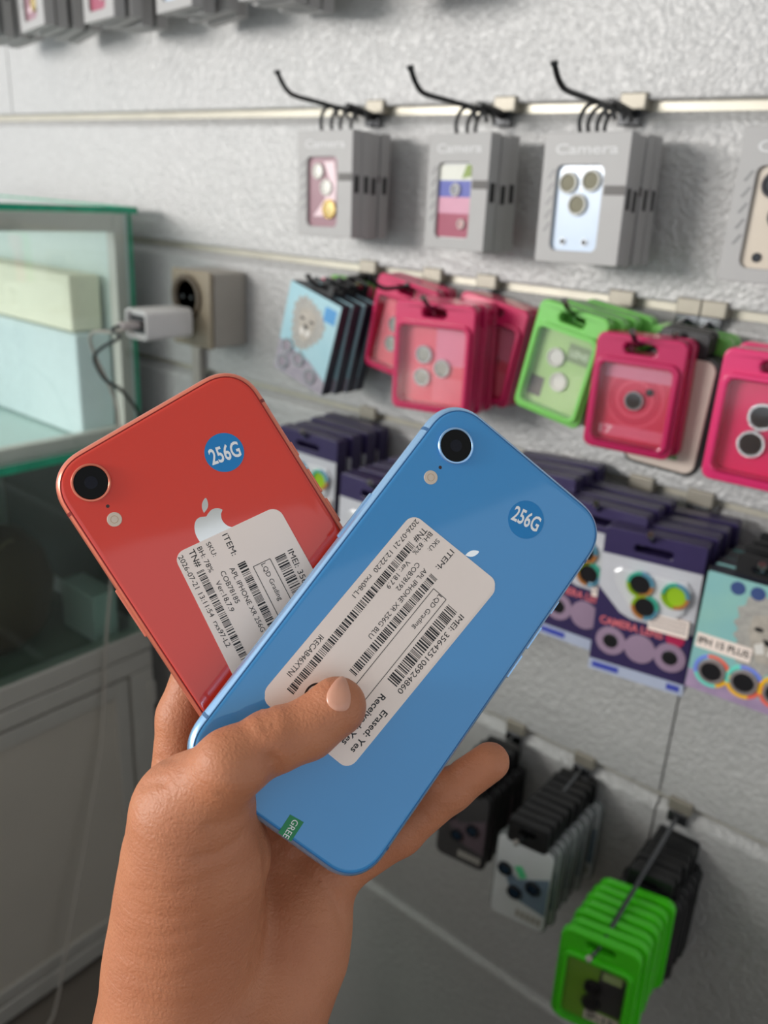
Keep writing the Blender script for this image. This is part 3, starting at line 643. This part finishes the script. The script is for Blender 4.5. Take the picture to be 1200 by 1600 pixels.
def ex_lime(r, ww, wh, wy):
    plate('dark_print', [(.0, wy-wh/2+.018), (ww/2-.001, wy-wh/2+.018), (ww/2-.001, wy+wh/2-.012), (.004, wy+wh/2-.006)], .003, .0034, mat('lime_dark', srgb(58, 56, 58), .4), r)
    st = plate('white_sticker', [(-.006, wy-wh/2+.002), (ww/2-.001, wy-wh/2+.002), (ww/2-.001, wy-wh/2+.015), (-.006, wy-wh/2+.015)], .0034, .0037, PAPER, r)
    text('sticker_text', 'IP-15', (-.003, wy-wh/2+.0085), (ww/2-.006, wy-wh/2+.0085), .008, .0039, INK, st, .02)
    plate('pale_patch', [(.006, wy+.020), (ww/2-.004, wy+.020), (ww/2-.004, wy+.030), (.006, wy+.030)], .0036, .0039, mat('lime_pale', srgb(190, 210, 140), .4), r)
limeA = blister('lime', LIME, .078, .116, .010, [(-.001, .006, .0092), (-.001, -.014, .0092)], RING_DARK, LG_DARK, ex_lime, r0=.012, card=mat('card_lime', srgb(130, 180, 50), .4), win=(.058, .078, -.060))
ll = stack(limeA, 4, (878, 1446), .190, 7, .0135, 'lime green lens pack', 'at the bottom right', 'lime green packs at the bottom right', (-.039, .008, .006), yaw=12, roll=1, jit=3, hk='long steel hook through the lime green packs at the bottom', tipup=.008)
stack(clone(dp), 4, None, 0, 8, .0112, 'black lens card', 'behind the lime green packs', 'black cards behind the lime green packs', PC, yaw=8, jit=3, origin=(ll.x+.006, ll.y+.0985, ll.z+.006))

# ------------------------------------------------------------------ the two phones
def rod(wv):
    th = np.linalg.norm(wv); k = wv/th; Kx = np.array([[0, -k[2], k[1]], [k[2], 0, -k[0]], [-k[1], k[0], 0]])
    return np.eye(3)+np.sin(th)*Kx+(1-np.cos(th))*Kx@Kx
POSE_B = (rod(np.array([-0.14243411, -0.20163394, 0.66024107])), np.array([0.00705465, 0.04075761, 0.28065875]))
POSE_R = (rod(np.array([0.04147641, -0.20566642, -0.55759337])), np.array([-0.0415168, 0.0308951, 0.28383418])*1.015)
def px2l(pose, px, py, h=.0042):            # photo pixel -> local xy on the phone's back
    Rm, t = pose; d = np.array([px-CX, py-CY, F]); n = Rm[:, 2]; s = ((t-n*h)@n)/(d@n); q = Rm.T@(d*s-t); return Vector((q[0], -q[1]))
def phone(name, pose, glass, frame, band, label, dv):
    Rm, t = pose; A = M@Rm; T = C+M@t
    mw = Matrix.Identity(4)
    for i in range(3): mw[i][0] = A[i][0]; mw[i][1] = -A[i][1]; mw[i][2] = -A[i][2]; mw[i][3] = T[i]
    r = empty(name, mw=mw); W_, H_ = .0757, .1509; R_ = .0145
    def ring(ins, z): return [(x, y, z) for x, y in rrect(W_-2*ins, H_-2*ins, max(R_-ins, .002), 12, p=2.25)]
    prof = []
    for k in range(13):
        a = math.pi*k/12; prof.append((.0036*(1-math.sin(a)) if True else 0, -.0039*math.cos(a)))
    loft('frame', [ring(i, z) for i, z in prof], frame, r)
    g = [(.0021, .0035), (.0021, .00385), (.0024, .00405), (.0029, .00418), (.0034, .0042)]
    bgl = loft('back_glass', [ring(i, z) for i, z in g], glass, r)
    loft('screen', [ring(i, -z) for i, z in g], mat('screen_black', srgb(12, 12, 14), .06), r)
    gasket = mat('gasket_'+name, band, .5)
    tube('gasket', [(x, y, .0038) for x, y in rrect(W_-2*.0019, H_-2*.0019, R_-.0019, 12, p=2.25)], .00022, gasket, r, 6, True)
    # camera
    lx, ly = -.0254, .0622+dv
    rg = lathe('camera_ring', [(.0063, .0040), (.0063, .0052), (.0061, .00545), (.0057, .0055), (.0055, .0053), (.0055, .0043)], frame, r, 48, lx, ly)
    lathe('camera_glass', [(.0055, .0050), (.0053, .00522), (0, .00525)], mat('camera_glass', srgb(8, 8, 10), .05, coat=0, spec=.25), rg, 40, lx, ly)
    lathe('iris', [(.0021, .00527), (.0012, .00529), (0, .0053)], mat('iris', srgb(16, 18, 30), .1, spec=.3), rg, 24, lx, ly)
    lathe('microphone', [(.0006, .00422), (0, .00423)], mat('mic_dark', srgb(60, 40, 40), .7), r, 12, -.0251, .0530+dv)
    fl = lathe('flash', [(.0024, .0042), (.0023, .00432), (0, .00435)], mat('flash_pale', srgb(214, 196, 178), .35), r, 28, -.0256, .0482+dv)
    lathe('flash_emitter', [(.0013, .00436), (.0011, .00436)], mat('flash_ring', srgb(190, 160, 130), .4), fl, 24, -.0256, .0482+dv)
    # fruit-shaped maker's mark, polished metal
    LOGO = mat('logo_mirror', srgb(236, 234, 230), .08, 1)
    half = [(0, 5.5), (1.2, 6.1), (2.9, 6.5), (4.6, 5.9), (5.7, 4.6)]
    bite = [(4.6, 3.6), (3.9, 2.1), (3.8, .6), (4.3, -1.0), (5.2, -2.1), (6.2, -2.8)]
    low = [(5.7, -4.3), (4.6, -6.0), (3.2, -7.2), (2.0, -7.2), (.8, -6.7), (0, -6.5), (-.8, -6.7), (-2.0, -7.2), (-3.2, -7.2), (-4.8, -5.8), (-6.0, -3.4), (-6.5, -.6), (-6.3, 2.2), (-5.3, 4.6), (-3.8, 6.1), (-2.2, 6.4), (-1, 5.9)]
    pts = [Vector((a, b, 0)) for a, b in half+bite+low]
    sp = smoothpath(pts+[pts[0]], 4)[:-1]
    k = .00098; ox, oy = 0.0, .0280+dv
    plate('logo', [(ox+p.x*k, oy+p.y*k) for p in sp], .0042, .00425, LOGO, r)
    leaf = smoothpath([Vector(p+(0,)) for p in ((-.1, 6.9), (.2, 8.6), (1.3, 10.2), (3.1, 11.0), (2.9, 9.2), (1.8, 7.7), (-.1, 6.9))], 4)[:-1]
    plate('logo_leaf', [(ox+p.x*k, oy+p.y*k) for p in leaf], .0042, .00425, LOGO, r)
    # side buttons and antenna bands
    box('power_button', -.0384, -.0370, .0115, .0300, -.0011, .0011, frame, r, .0004)
    for a, b in ((.0095, .0190), (.0215, .0310)): box('volume_button', .0370, .0384, a, b, -.0011, .0011, frame, r, .0004)
    box('mute_switch', .0370, .0382, .0365, .0420, -.001, .001, frame, r, .0003)
    BAND = mat('band_'+name, tuple(c*.8 for c in band[:3])+(1,), .45)
    for sx in (-1, 1):
        for sy in (-1, 1):
            bm = bmesh.new(); y = sy*(.1509/2-.0165); P = []
            for q in range(11):
                a = math.pi*(.12+.76*q/10); P.append((sx*(.0757/2-.0036*(1-math.sin(a))+.00006), -.0039*math.cos(a)))
            for (x0_, z0_), (x1_, z1_) in zip(P, P[1:]):
                bm.faces.new([bm.verts.new((x0_, y-.0006, z0_)), bm.verts.new((x1_, y-.0006, z1_)), bm.verts.new((x1_, y+.0006, z1_)), bm.verts.new((x0_, y+.0006, z0_))])
            link('antenna_band', fin(bm), BAND, r, True)
    tag(r, label, 'phone', 'phones held in the hand')
    return r
CORAL = mat('coral_glass', srgb(216, 56, 40), .07, coat=.6, var=.0)
BLUEG = mat('blue_glass', srgb(56, 138, 198), .07, coat=.6, var=.0)
CORALF = mat('coral_frame', srgb(228, 128, 104), .3, .6, var=.02); BLUEF = mat('blue_frame', srgb(160, 200, 240), .26, .7, var=.02)
red = phone('coral_phone', POSE_R, CORAL, CORALF, srgb(150, 40, 34), 'coral red phone with a white label, held behind the blue phone', .0018)
blue = phone('blue_phone', POSE_B, BLUEG, BLUEF, srgb(60, 110, 160), 'blue phone with a white label under the thumb, held in front', -.0018)

def bars(parent, pose, a, b, width, z, seed, off=(0, 0)):
    rnd = random.Random(seed); A = px2l(pose, *a); B_ = px2l(pose, *b); d = B_-A; Ln = d.length; d.normalize(); u = Vector((-d.y, d.x))
    bm = bmesh.new(); x = 0; mod = .00021
    while x < Ln-mod*4:
        bw = mod*rnd.choice((1, 1, 1, 2, 2, 3)); g = mod*rnd.choice((1, 1, 1, 2, 2, 3))
        q = [A+d*x+u*width/2, A+d*x-u*width/2, A+d*(x+bw)-u*width/2, A+d*(x+bw)+u*width/2]
        bm.faces.new([bm.verts.new((p.x, p.y, z)) for p in q]); x += bw+g
    me = bpy.data.meshes.new('m'); bm.to_mesh(me); bm.free(); link('barcode', me, INK, parent)
def lines(bm, pose, pts, z, t=.00022):
    P = [px2l(pose, *p) for p in pts]
    for a, b in zip(P, P[1:]):
        d = (b-a).normalized(); u = Vector((-d.y, d.x))*t/2
        bm.faces.new([bm.verts.new((p.x, p.y, z)) for p in (a-u, b-u, b+u, a+u)])
def sticker(parent, pose, quad, z0, z1, off=(0, 0), name='label_sticker'):
    """rounded paper label spanned by four corner pixels: top left, top right, bottom right, bottom left"""
    q = [px2l(pose, *p) for p in quad]; w_ = (q[1]-q[0]).length; h_ = (q[3]-q[0]).length; out = []
    for x, y in rrect(w_, h_, .0036, 6):
        u, v_ = x/w_+.5, .5-y/h_
        p = q[0]*(1-u)*(1-v_)+q[1]*u*(1-v_)+q[2]*u*v_+q[3]*(1-u)*v_; out.append((p.x+off[0], p.y+off[1]))
    return plate(name, out, z0, z1, PAPER, parent)
Q7 = lambda x, y: (420+x/3.158, 800+y/3.158)
Q6 = lambda x, y: (270+x/4.138, 790+y/4.138)
Q1 = lambda x, y: (x/2, 540+y/2)
Q2 = lambda x, y: (400+x/2.143, 620+y/2.143)
Q8 = lambda x, y: (280+x/3.75, 1030+y/3.75)
def put_text(parent, pose, rows, q, z):
    bm = bmesh.new()
    for s, a, b, h, bold in rows: text_bm(bm, s, px2l(pose, *q(*a)), px2l(pose, *q(*b)), h, z, z, bold)
    me = bpy.data.meshes.new('m'); bm.to_mesh(me); bm.free(); return link('printed_text', me, INK, parent)
# blue phone label
QB = [Q7(709, 5), Q7(1136, 351), Q7(394, 1257), Q7(-43, 903)]
s0 = sticker(blue, POSE_B, QB, .0042, .00428, off=(.0007, -.0009))
s1 = sticker(blue, POSE_B, QB, .00429, .00440)
put_text(s1, POSE_B, [
    ('2026-07-21 12:22:20  rxs08-L1', (733, 42), (418, 418), .0017, 0), ('TN#', (772, 84), (722, 145), .0021, .006),
    ('BH: 82%', (800, 104), (715, 206), .0017, 0), ('Ver: 18.7.9', (690, 244), (585, 374), .0017, 0), ('SKU:', (836, 138), (790, 190), .0016, 0),
    ('COB78192', (738, 254), (634, 384), .0017, 0), ('APL IPHONE XR 256G BLU', (774, 284), (497, 620), .0017, 0), ('ITEM:', (905, 192), (832, 280), .0020, 0),
    ('LQD Grading', (846, 412), (716, 576), .0016, 0), ('IMEI: 356425108924860', (954, 512), (642, 892), .0020, 0),
    ('Received: Yes', (566, 905), (370, 1145), .0022, .014), ('Erased: Yes', (576, 985), (413, 1183), .0022, .014), ('IKECAB46XTNI', (262, 612), (98, 806), .0019, 0)], Q7, .00445)
bars(s1, POSE_B, Q7(705, 158), Q7(98, 895), .0028, .00445, 1); bars(s1, POSE_B, Q7(814, 318), Q7(398, 812), .0030, .00445, 2); bars(s1, POSE_B, Q7(906, 476), Q7(600, 852), .0042, .00445, 3)
bm = bmesh.new(); lines(bm, POSE_B, [Q7(430, 850), Q7(812, 378), Q7(874, 432), Q7(476, 925)], .00445)
me = bpy.data.meshes.new('m'); bm.to_mesh(me); bm.free(); link('grading_box', me, INK, s1)
c0 = px2l(POSE_B, *Q7(240, 910))
dsk = lathe('round_sticker', [(.0068, .00441), (.0068, .00447), (0, .00447)], PAPER, blue, 40, c0.x, c0.y)
lathe('printed_letter', [(.0044, .0045), (.0037, .0045)], INK, dsk, 40, c0.x, c0.y, False)
# coral phone label
t1 = sticker(red, POSE_R, [Q6(2, 317), Q6(678, 0), Q6(1443, 1376), Q6(701, 1728)], .0042, .00432)
put_text(t1, POSE_R, [
    ('2026-07-21 13:11:54  rxs97-L2', (48, 325), (362, 910), .0017, 0), ('TN#', (118, 288), (172, 392), .0021, .006), ('BH: 78%', (170, 268), (252, 428), .0017, 0),
    ('Ver:18.7.9', (288, 488), (386, 682), .0017, 0), ('SKU:', (226, 238), (276, 325), .0016, 0), ('COB78185', (320, 424), (422, 628), .0017, 0),
    ('APL IPHONE XR 256G', (380, 400), (586, 812), .0017, 0), ('ITEM:', (336, 184), (402, 318), .0020, 0), ('LQD Grading', (584, 374), (700, 608), .0016, 0),
    ('IMEI: 356', (758, 284), (858, 500), .0020, 0)], Q6, .00437)
bars(t1, POSE_R, Q6(176, 422), Q6(470, 1000), .0026, .00437, 4); bars(t1, POSE_R, Q6(442, 368), Q6(650, 790), .0028, .00437, 5); bars(t1, POSE_R, Q6(692, 322), Q6(815, 575), .0038, .00437, 6)
bm = bmesh.new(); lines(bm, POSE_R, [Q6(690, 730), Q6(520, 395), Q6(628, 343), Q6(770, 620)], .00437)
me = bpy.data.meshes.new('m'); bm.to_mesh(me); bm.free(); link('grading_box', me, INK, t1)
# round 256G stickers and the green seal
DOT = mat('dot_blue', srgb(0, 122, 188), .45, var=.03)
for ph, pose, cpx, a, b in ((red, POSE_R, (350.5, 707), Q1(656, 350), Q1(748, 320)), (blue, POSE_B, (822, 812), Q2(862, 386), Q2(948, 430))):
    c0 = px2l(pose, *cpx)
    o = lathe('capacity_sticker', [(.0066, .0042), (.0066, .0043), (0, .0043)], DOT, ph, 48, c0.x, c0.y)
    text('printed_text', '256G', px2l(pose, *a), px2l(pose, *b), .0052, .00435, mat('print_white', srgb(238, 238, 238), .5), o, .02)
gs = [px2l(POSE_B, *Q8(x, y)) for x, y in ((650, 910), (730, 955), (655, 1068), (580, 1016))]
seal = plate('green_seal', [(p.x, p.y) for p in gs[::-1]], .0042, .0043, mat('seal_green', srgb(0, 128, 72), .4), blue)
text('printed_text', 'GREE', px2l(POSE_B, *Q8(686, 944)), px2l(POSE_B, *Q8(622, 1046)), .0021, .00435, mat('print_white', srgb(238, 238, 238), .5), seal, .0)

# ------------------------------------------------------------------ the hand
def zplane(pose, px, py, h=.0042):
    Rm, t = pose; d = np.array([px-CX, py-CY, F]); n = Rm[:, 2]; s = ((t-n*h)@n)/(d@n); return d[2]*s
def hand():
    step = 1.2
    lo = np.array([-112., 20., 205.]); hi = np.array([60., 300., 345.])
    nx, ny, nz = [int(v) for v in np.ceil((hi-lo)/step)]
    gx = (lo[0]+np.arange(nx)*step).astype(np.float32); gy = (lo[1]+np.arange(ny)*step).astype(np.float32); gz = (lo[2]+np.arange(nz)*step).astype(np.float32)
    BIG = 60.0
    def cone(a, b, ra, rb):
        """signed distance of a tapered capsule, only evaluated near it"""
        out = np.full((nx, ny, nz), BIG, np.float32); rr = max(ra, rb)+14
        mn = np.minimum(a, b)-rr; mx_ = np.maximum(a, b)+rr
        i0 = np.clip(((mn-lo)/step).astype(int), 0, [nx, ny, nz]); i1 = np.clip(((mx_-lo)/step).astype(int)+1, 0, [nx, ny, nz])
        X = gx[i0[0]:i1[0], None, None]; Y = gy[None, i0[1]:i1[1], None]; Z_ = gz[None, None, i0[2]:i1[2]]
        ba = b-a; L2 = max(float(ba@ba), 1e-6)
        t = np.clip(((X-a[0])*ba[0]+(Y-a[1])*ba[1]+(Z_-a[2])*ba[2])/L2, 0, 1)
        d = np.sqrt((X-a[0]-t*ba[0])**2+(Y-a[1]-t*ba[1])**2+(Z_-a[2]-t*ba[2])**2)-(ra+(rb-ra)*t)
        out[i0[0]:i1[0], i0[1]:i1[1], i0[2]:i1[2]] = d; return out
    def smin(a, b, k):
        h = np.maximum(k-np.abs(a-b), 0)/k; return np.minimum(a, b)-h*h*k*.25
    def chain(pts, k=4.0):
        """pts: (px, py, depth m, radius mm)"""
        P = [K(p[0], p[1], p[2])*1000 for p in pts]; d = None
        for (a, b, pa, pb) in zip(P, P[1:], pts, pts[1:]):
            c_ = cone(a, b, pa[3], pb[3]); d = c_ if d is None else smin(d, c_, k)
        return d
    zb = lambda x, y, r: zplane(POSE_B, x, y)-r*.00088
    thumb = chain([(526, 1104, zb(526, 1104, 9.4), 9.4), (480, 1140, zb(480, 1140, 9.0), 9.0), (428, 1157, zb(428, 1157, 9.7), 9.7),
                   (360, 1196, zb(360, 1196, 10.8), 10.8), (290, 1262, .262, 14.0)], 3.0)
    thenar = chain([(290, 1262, .262, 13.5), (298, 1300, .265, 17.5), (300, 1350, .271, 21.0), (296, 1420, .277, 23.0), (285, 1500, .281, 24.0), (272, 1600, .281, 25.5)], 8)
    web = chain([(335, 1262, .262, 11.5), (335, 1330, .270, 17)], 6)
    palm = None
    for mc, wr in (((280, 1262, .302, 12), (285, 1590, .290, 20)), ((372, 1290, .309, 12.5), (320, 1590, .290, 20)), ((448, 1325, .309, 12.5), (360, 1590, .292, 20)), ((505, 1368, .303, 12.2), (395, 1600, .292, 19))):
        m_ = (mc[0]*.5+wr[0]*.5+(18 if mc[0] > 480 else 0), mc[1]*.5+wr[1]*.5, mc[2]*.5+wr[2]*.5+.001, (mc[3]+wr[3])*.5)
        c_ = chain([mc, m_, wr], 8); palm = c_ if palm is None else smin(palm, c_, 8)
    hyp = chain([(470, 1440, .300, 15.5), (430, 1530, .297, 18.5), (392, 1600, .292, 20)], 8); palm = smin(palm, hyp, 8)
    arm = smin(chain([(272, 1600, .285, 24), (250, 1760, .262, 24), (215, 1990, .232, 27)], 8), chain([(392, 1600, .292, 20), (385, 1760, .268, 23), (370, 1990, .240, 27)], 8), 20)
    index = chain([(280, 1262, .302, 11.5), (288, 1120, .299, 9.6), (330, 990, .3005, 8.8), (366, 915, .300, 7.8)], 3)
    middle = chain([(372, 1290, .309, 11), (438, 1125, .314, 9.6), (505, 1020, .3105, 8.8), (545, 962, .307, 7.9)], 3)
    ringf = chain([(448, 1325, .309, 11), (555, 1185, .316, 9.3), (640, 1095, .314, 8.6), (688, 1050, .311, 7.8)], 3)
    pinky = chain([(505, 1368, .303, 10.5), (625, 1300, .302, 8.0), (705, 1233, .298, 7.4), (766, 1190, .296, 6.9)], 3)
    d = smin(palm, arm, 14)
    for fg in (index, middle, ringf, pinky): d = smin(d, fg, 5)
    th = smin(smin(thumb, thenar, 10), web, 8)
    d = smin(d, th, 6)
    # skin creases cut into the surface: photo pixels lifted to the front surface of the field
    def surf_depth(px, py):
        r_ = K(px, py, 1.0)
        for s in np.arange(215, 340, .6):
            q = r_*s; i = ((q-lo)/step).astype(int)
            if (i < 0).any() or i[0] >= nx or i[1] >= ny or i[2] >= nz: continue
            if d[i[0], i[1], i[2]] < 0: return s
        return None
    d0 = d
    creases = [([(424, 1186), (431, 1198), (434, 1208), (431, 1220)], 1.4, 2.6), ([(404, 1107), (410, 1122), (418, 1140)], .8, 1.0), ([(416, 1104), (424, 1118), (428, 1138)], .8, 1.0),
               ([(372, 1128), (386, 1140), (398, 1150)], .6, .5),
               ([(345, 1240), (372, 1250), (396, 1246), (412, 1238)], .8, .8), ([(325, 1288), (345, 1288), (375, 1278), (398, 1264)], .8, .8), ([(310, 1338), (335, 1334), (365, 1318), (402, 1285)], .8, .9),
               ([(215, 1390), (270, 1392), (340, 1366), (400, 1345)], .8, .34), ([(200, 1460), (260, 1462), (330, 1440), (395, 1400)], .8, .34), ([(190, 1520), (260, 1530), (330, 1505)], .8, .34), ([(205, 1560), (280, 1572), (350, 1545)], .7, .34),
               ([(230, 1430), (300, 1425), (380, 1390)], .7, .34), ([(185, 1490), (250, 1497), (320, 1475)], .7, .34),
               ([(405, 1292), (416, 1330), (420, 1385), (412, 1440), (398, 1500)], 1.2, 1.3), ([(428, 1318), (470, 1352), (520, 1400), (532, 1440)], 1.0, 1.0),
               ([(228, 1228), (246, 1224), (262, 1226)], .8, .9), ([(232, 1190), (255, 1186), (280, 1190)], .8, .9), ([(700, 1195), (712, 1212), (716, 1228)], .9, .8), ([(652, 1262), (662, 1272), (668, 1282)], .9, .8)]
    for pts, rad, dep in creases:
        S3 = []
        for (px, py) in [tuple(v[:2]) for v in smoothpath([Vector((a, b, 0)) for a, b in pts], 5)]:
            sd = surf_depth(px, py)
            if sd: S3.append(K(px, py, 1.0)*(sd-.3))
        for a, b in zip(S3, S3[1:]):
            if np.linalg.norm(a-b) > 14: continue
            mn = np.minimum(a, b)-6; mx_ = np.maximum(a, b)+6
            i0 = np.clip(((mn-lo)/step).astype(int), 0, [nx, ny, nz]); i1 = np.clip(((mx_-lo)/step).astype(int)+1, 0, [nx, ny, nz])
            sl = (slice(i0[0], i1[0]), slice(i0[1], i1[1]), slice(i0[2], i1[2]))
            X = gx[sl[0]][:, None, None]; Y = gy[sl[1]][None, :, None]; Z_ = gz[sl[2]][None, None, :]; ba = b-a
            t = np.clip(((X-a[0])*ba[0]+(Y-a[1])*ba[1]+(Z_-a[2])*ba[2])/max(ba@ba, 1e-6), 0, 1)
            q = np.sqrt((X-a[0]-t*ba[0])**2+(Y-a[1]-t*ba[1])**2+(Z_-a[2]-t*ba[2])**2)
            CR[sl] = np.maximum(CR[sl], dep*np.exp(-(q/(rad*1.5))**2)) if CR is not None else 0
    d = d+CR
    # naive surface nets
    inside = d < 0
    c8 = [inside[i:nx-1+i, j:ny-1+j, k:nz-1+k] for i in (0, 1) for j in (0, 1) for k in (0, 1)]
    cnt = sum(c.astype(np.int8) for c in c8); act = (cnt > 0) & (cnt < 8)
    idx = np.full(act.shape, -1, np.int64); ii = np.argwhere(act); idx[act] = np.arange(len(ii))
    acc = np.zeros((len(ii), 3)); num = np.zeros(len(ii))
    cor = [(i, j, k) for i in (0, 1) for j in (0, 1) for k in (0, 1)]
    for a in cor:
        for ax in range(3):
            if a[ax]: continue
            b = list(a); b[ax] = 1
            da = d[ii[:, 0]+a[0], ii[:, 1]+a[1], ii[:, 2]+a[2]]; db = d[ii[:, 0]+b[0], ii[:, 1]+b[1], ii[:, 2]+b[2]]
            cr = (da < 0) != (db < 0); t = np.where(cr, da/np.where(cr, da-db, 1), 0)
            p = np.array(a, float)[None].repeat(len(ii), 0); p[:, ax] = t
            acc[cr] += p[cr]; num[cr] += 1
    verts = lo+(ii+acc/num[:, None])*step
    faces = []
    for ax in range(3):
        o1, o2 = [(1, 2), (2, 0), (0, 1)][ax]
        sl0 = [slice(1, -1)]*3; sl0[ax] = slice(0, -1); sl1 = [slice(1, -1)]*3; sl1[ax] = slice(1, None)
        A = inside[tuple(sl0)]; B_ = inside[tuple(sl1)]; e = np.argwhere(A != B_)
        off = np.array([1, 1, 1]); off[ax] = 0; g = e+off
        def cell(da, db):
            q = g.copy(); q[:, o1] += da; q[:, o2] += db; q = np.minimum(q, np.array(idx.shape)-1); return idx[q[:, 0], q[:, 1], q[:, 2]]
        quad = np.stack([cell(-1, -1), cell(0, -1), cell(0, 0), cell(-1, 0)], 1)
        flip = ~A[tuple(e.T)]
        quad[flip] = quad[flip][:, ::-1]; faces.append(quad[(quad >= 0).all(1)])
    faces = np.concatenate(faces)
    Wv = cam2w(verts/1000.0)
    base = Wv[np.argmax(verts[:, 1])]
    me = bpy.data.meshes.new('person'); me.from_pydata((Wv-base).tolist(), [], faces.tolist()); me.update()
    bm = bmesh.new(); bm.from_mesh(me)
    for _ in range(2): bmesh.ops.smooth_vert(bm, verts=bm.verts, factor=.5, use_axis_x=True, use_axis_y=True, use_axis_z=True)
    bmesh.ops.recalc_face_normals(bm, faces=bm.faces); bm.to_mesh(me); bvh = BVHTree.FromBMesh(bm); bm.free()
    o = link('person', me, skinmat(), None, True); o.location = V(base)
    tag(o, 'left hand and wrist gripping the two phones, thumb across the blue one', 'person')
    # thumb nail, draped on the thumb tip
    org = V(C-base)
    out = [(865, 232), (868, 205), (885, 170), (915, 130), (948, 106), (968, 112), (985, 145), (998, 190), (1003, 235), (996, 275), (975, 300), (945, 305), (915, 300), (888, 282), (870, 258)]
    cen = Vector((935, 212)); rings = []; dist = (bvh.ray_cast(org, V(ray(*Q8(935, 212))).normalized())[3] or .25)
    for s, h in ((1.04, -.0006), (1.0, .00035), (.9, .0006), (.6, .0007), (.3, .0007)):
        rg = []
        for p in smoothpath([Vector(q+(0,)) for q in out+[out[0]]], 3)[:-1]:
            q = cen+(Vector((p.x, p.y))-cen)*s; px = Q8(q.x, q.y); hit = bvh.ray_cast(org, V(ray(*px)).normalized())
            
            if hit[0] is None: hit = bvh.find_nearest(org+V(ray(*px)).normalized()*dist)
            else: dist = hit[3]
            rg.append(hit[0]+hit[1]*h)
        if any(v is None for v in rg): continue
        rings.append(rg)
    if rings: loft('thumb_nail', rings, mat('nail', srgb(208, 152, 128), .3, var=.05, nscale=200, sss=.1), o)
def skinmat():
    m = mat('skin', srgb(194, 130, 94), .5, var=.1, nscale=45, bump=.3, bscale=900, spec=.4, sss=.12, col2=srgb(164, 100, 70))
    nt = m.node_tree; N = nt.nodes; L = nt.links; p = N['Principled BSDF']; tc = next(n for n in N if n.type == 'TEX_COORD'); b0 = next(n for n in N if n.type == 'BUMP')
    mp = N.new('ShaderNodeMapping'); mp.inputs['Rotation'].default_value = (.3, .5, .7); mp.inputs['Scale'].default_value = (1, 1.9, 1.2); L.new(tc.outputs['Object'], mp.inputs[0])
    vo = N.new('ShaderNodeTexVoronoi'); vo.feature = 'DISTANCE_TO_EDGE'; vo.inputs['Scale'].default_value = 520; L.new(mp.outputs[0], vo.inputs['Vector'])
    wv = N.new('ShaderNodeTexNoise'); wv.inputs['Scale'].default_value = 60; wv.inputs['Detail'].default_value = 5; wv.inputs['Distortion'].default_value = 2.5
    m2 = N.new('ShaderNodeMapping'); m2.inputs['Rotation'].default_value = (0, .35, .2); m2.inputs['Scale'].default_value = (.5, .8, 3.2); L.new(tc.outputs['Object'], m2.inputs[0]); L.new(m2.outputs[0], wv.inputs['Vector'])
    b1 = N.new('ShaderNodeBump'); b1.inputs['Strength'].default_value = .22; b1.inputs['Distance'].default_value = .0006; L.new(vo.outputs['Distance'], b1.inputs['Height'])
    b2 = N.new('ShaderNodeBump'); b2.inputs['Strength'].default_value = .2; b2.inputs['Distance'].default_value = .0016; L.new(wv.outputs['Fac'], b2.inputs['Height'])
    L.new(b0.outputs['Normal'], b1.inputs['Normal']); L.new(b1.outputs['Normal'], b2.inputs['Normal']); L.new(b2.outputs['Normal'], p.inputs['Normal'])
    return m
CR = None
def _mk():
    global CR
    step = 1.2; lo = np.array([-112., 20., 205.]); hi = np.array([60., 300., 345.]); n = [int(v) for v in np.ceil((hi-lo)/step)]
    CR = np.zeros(n, np.float32)
_mk(); hand()
bpy.context.view_layer.update()
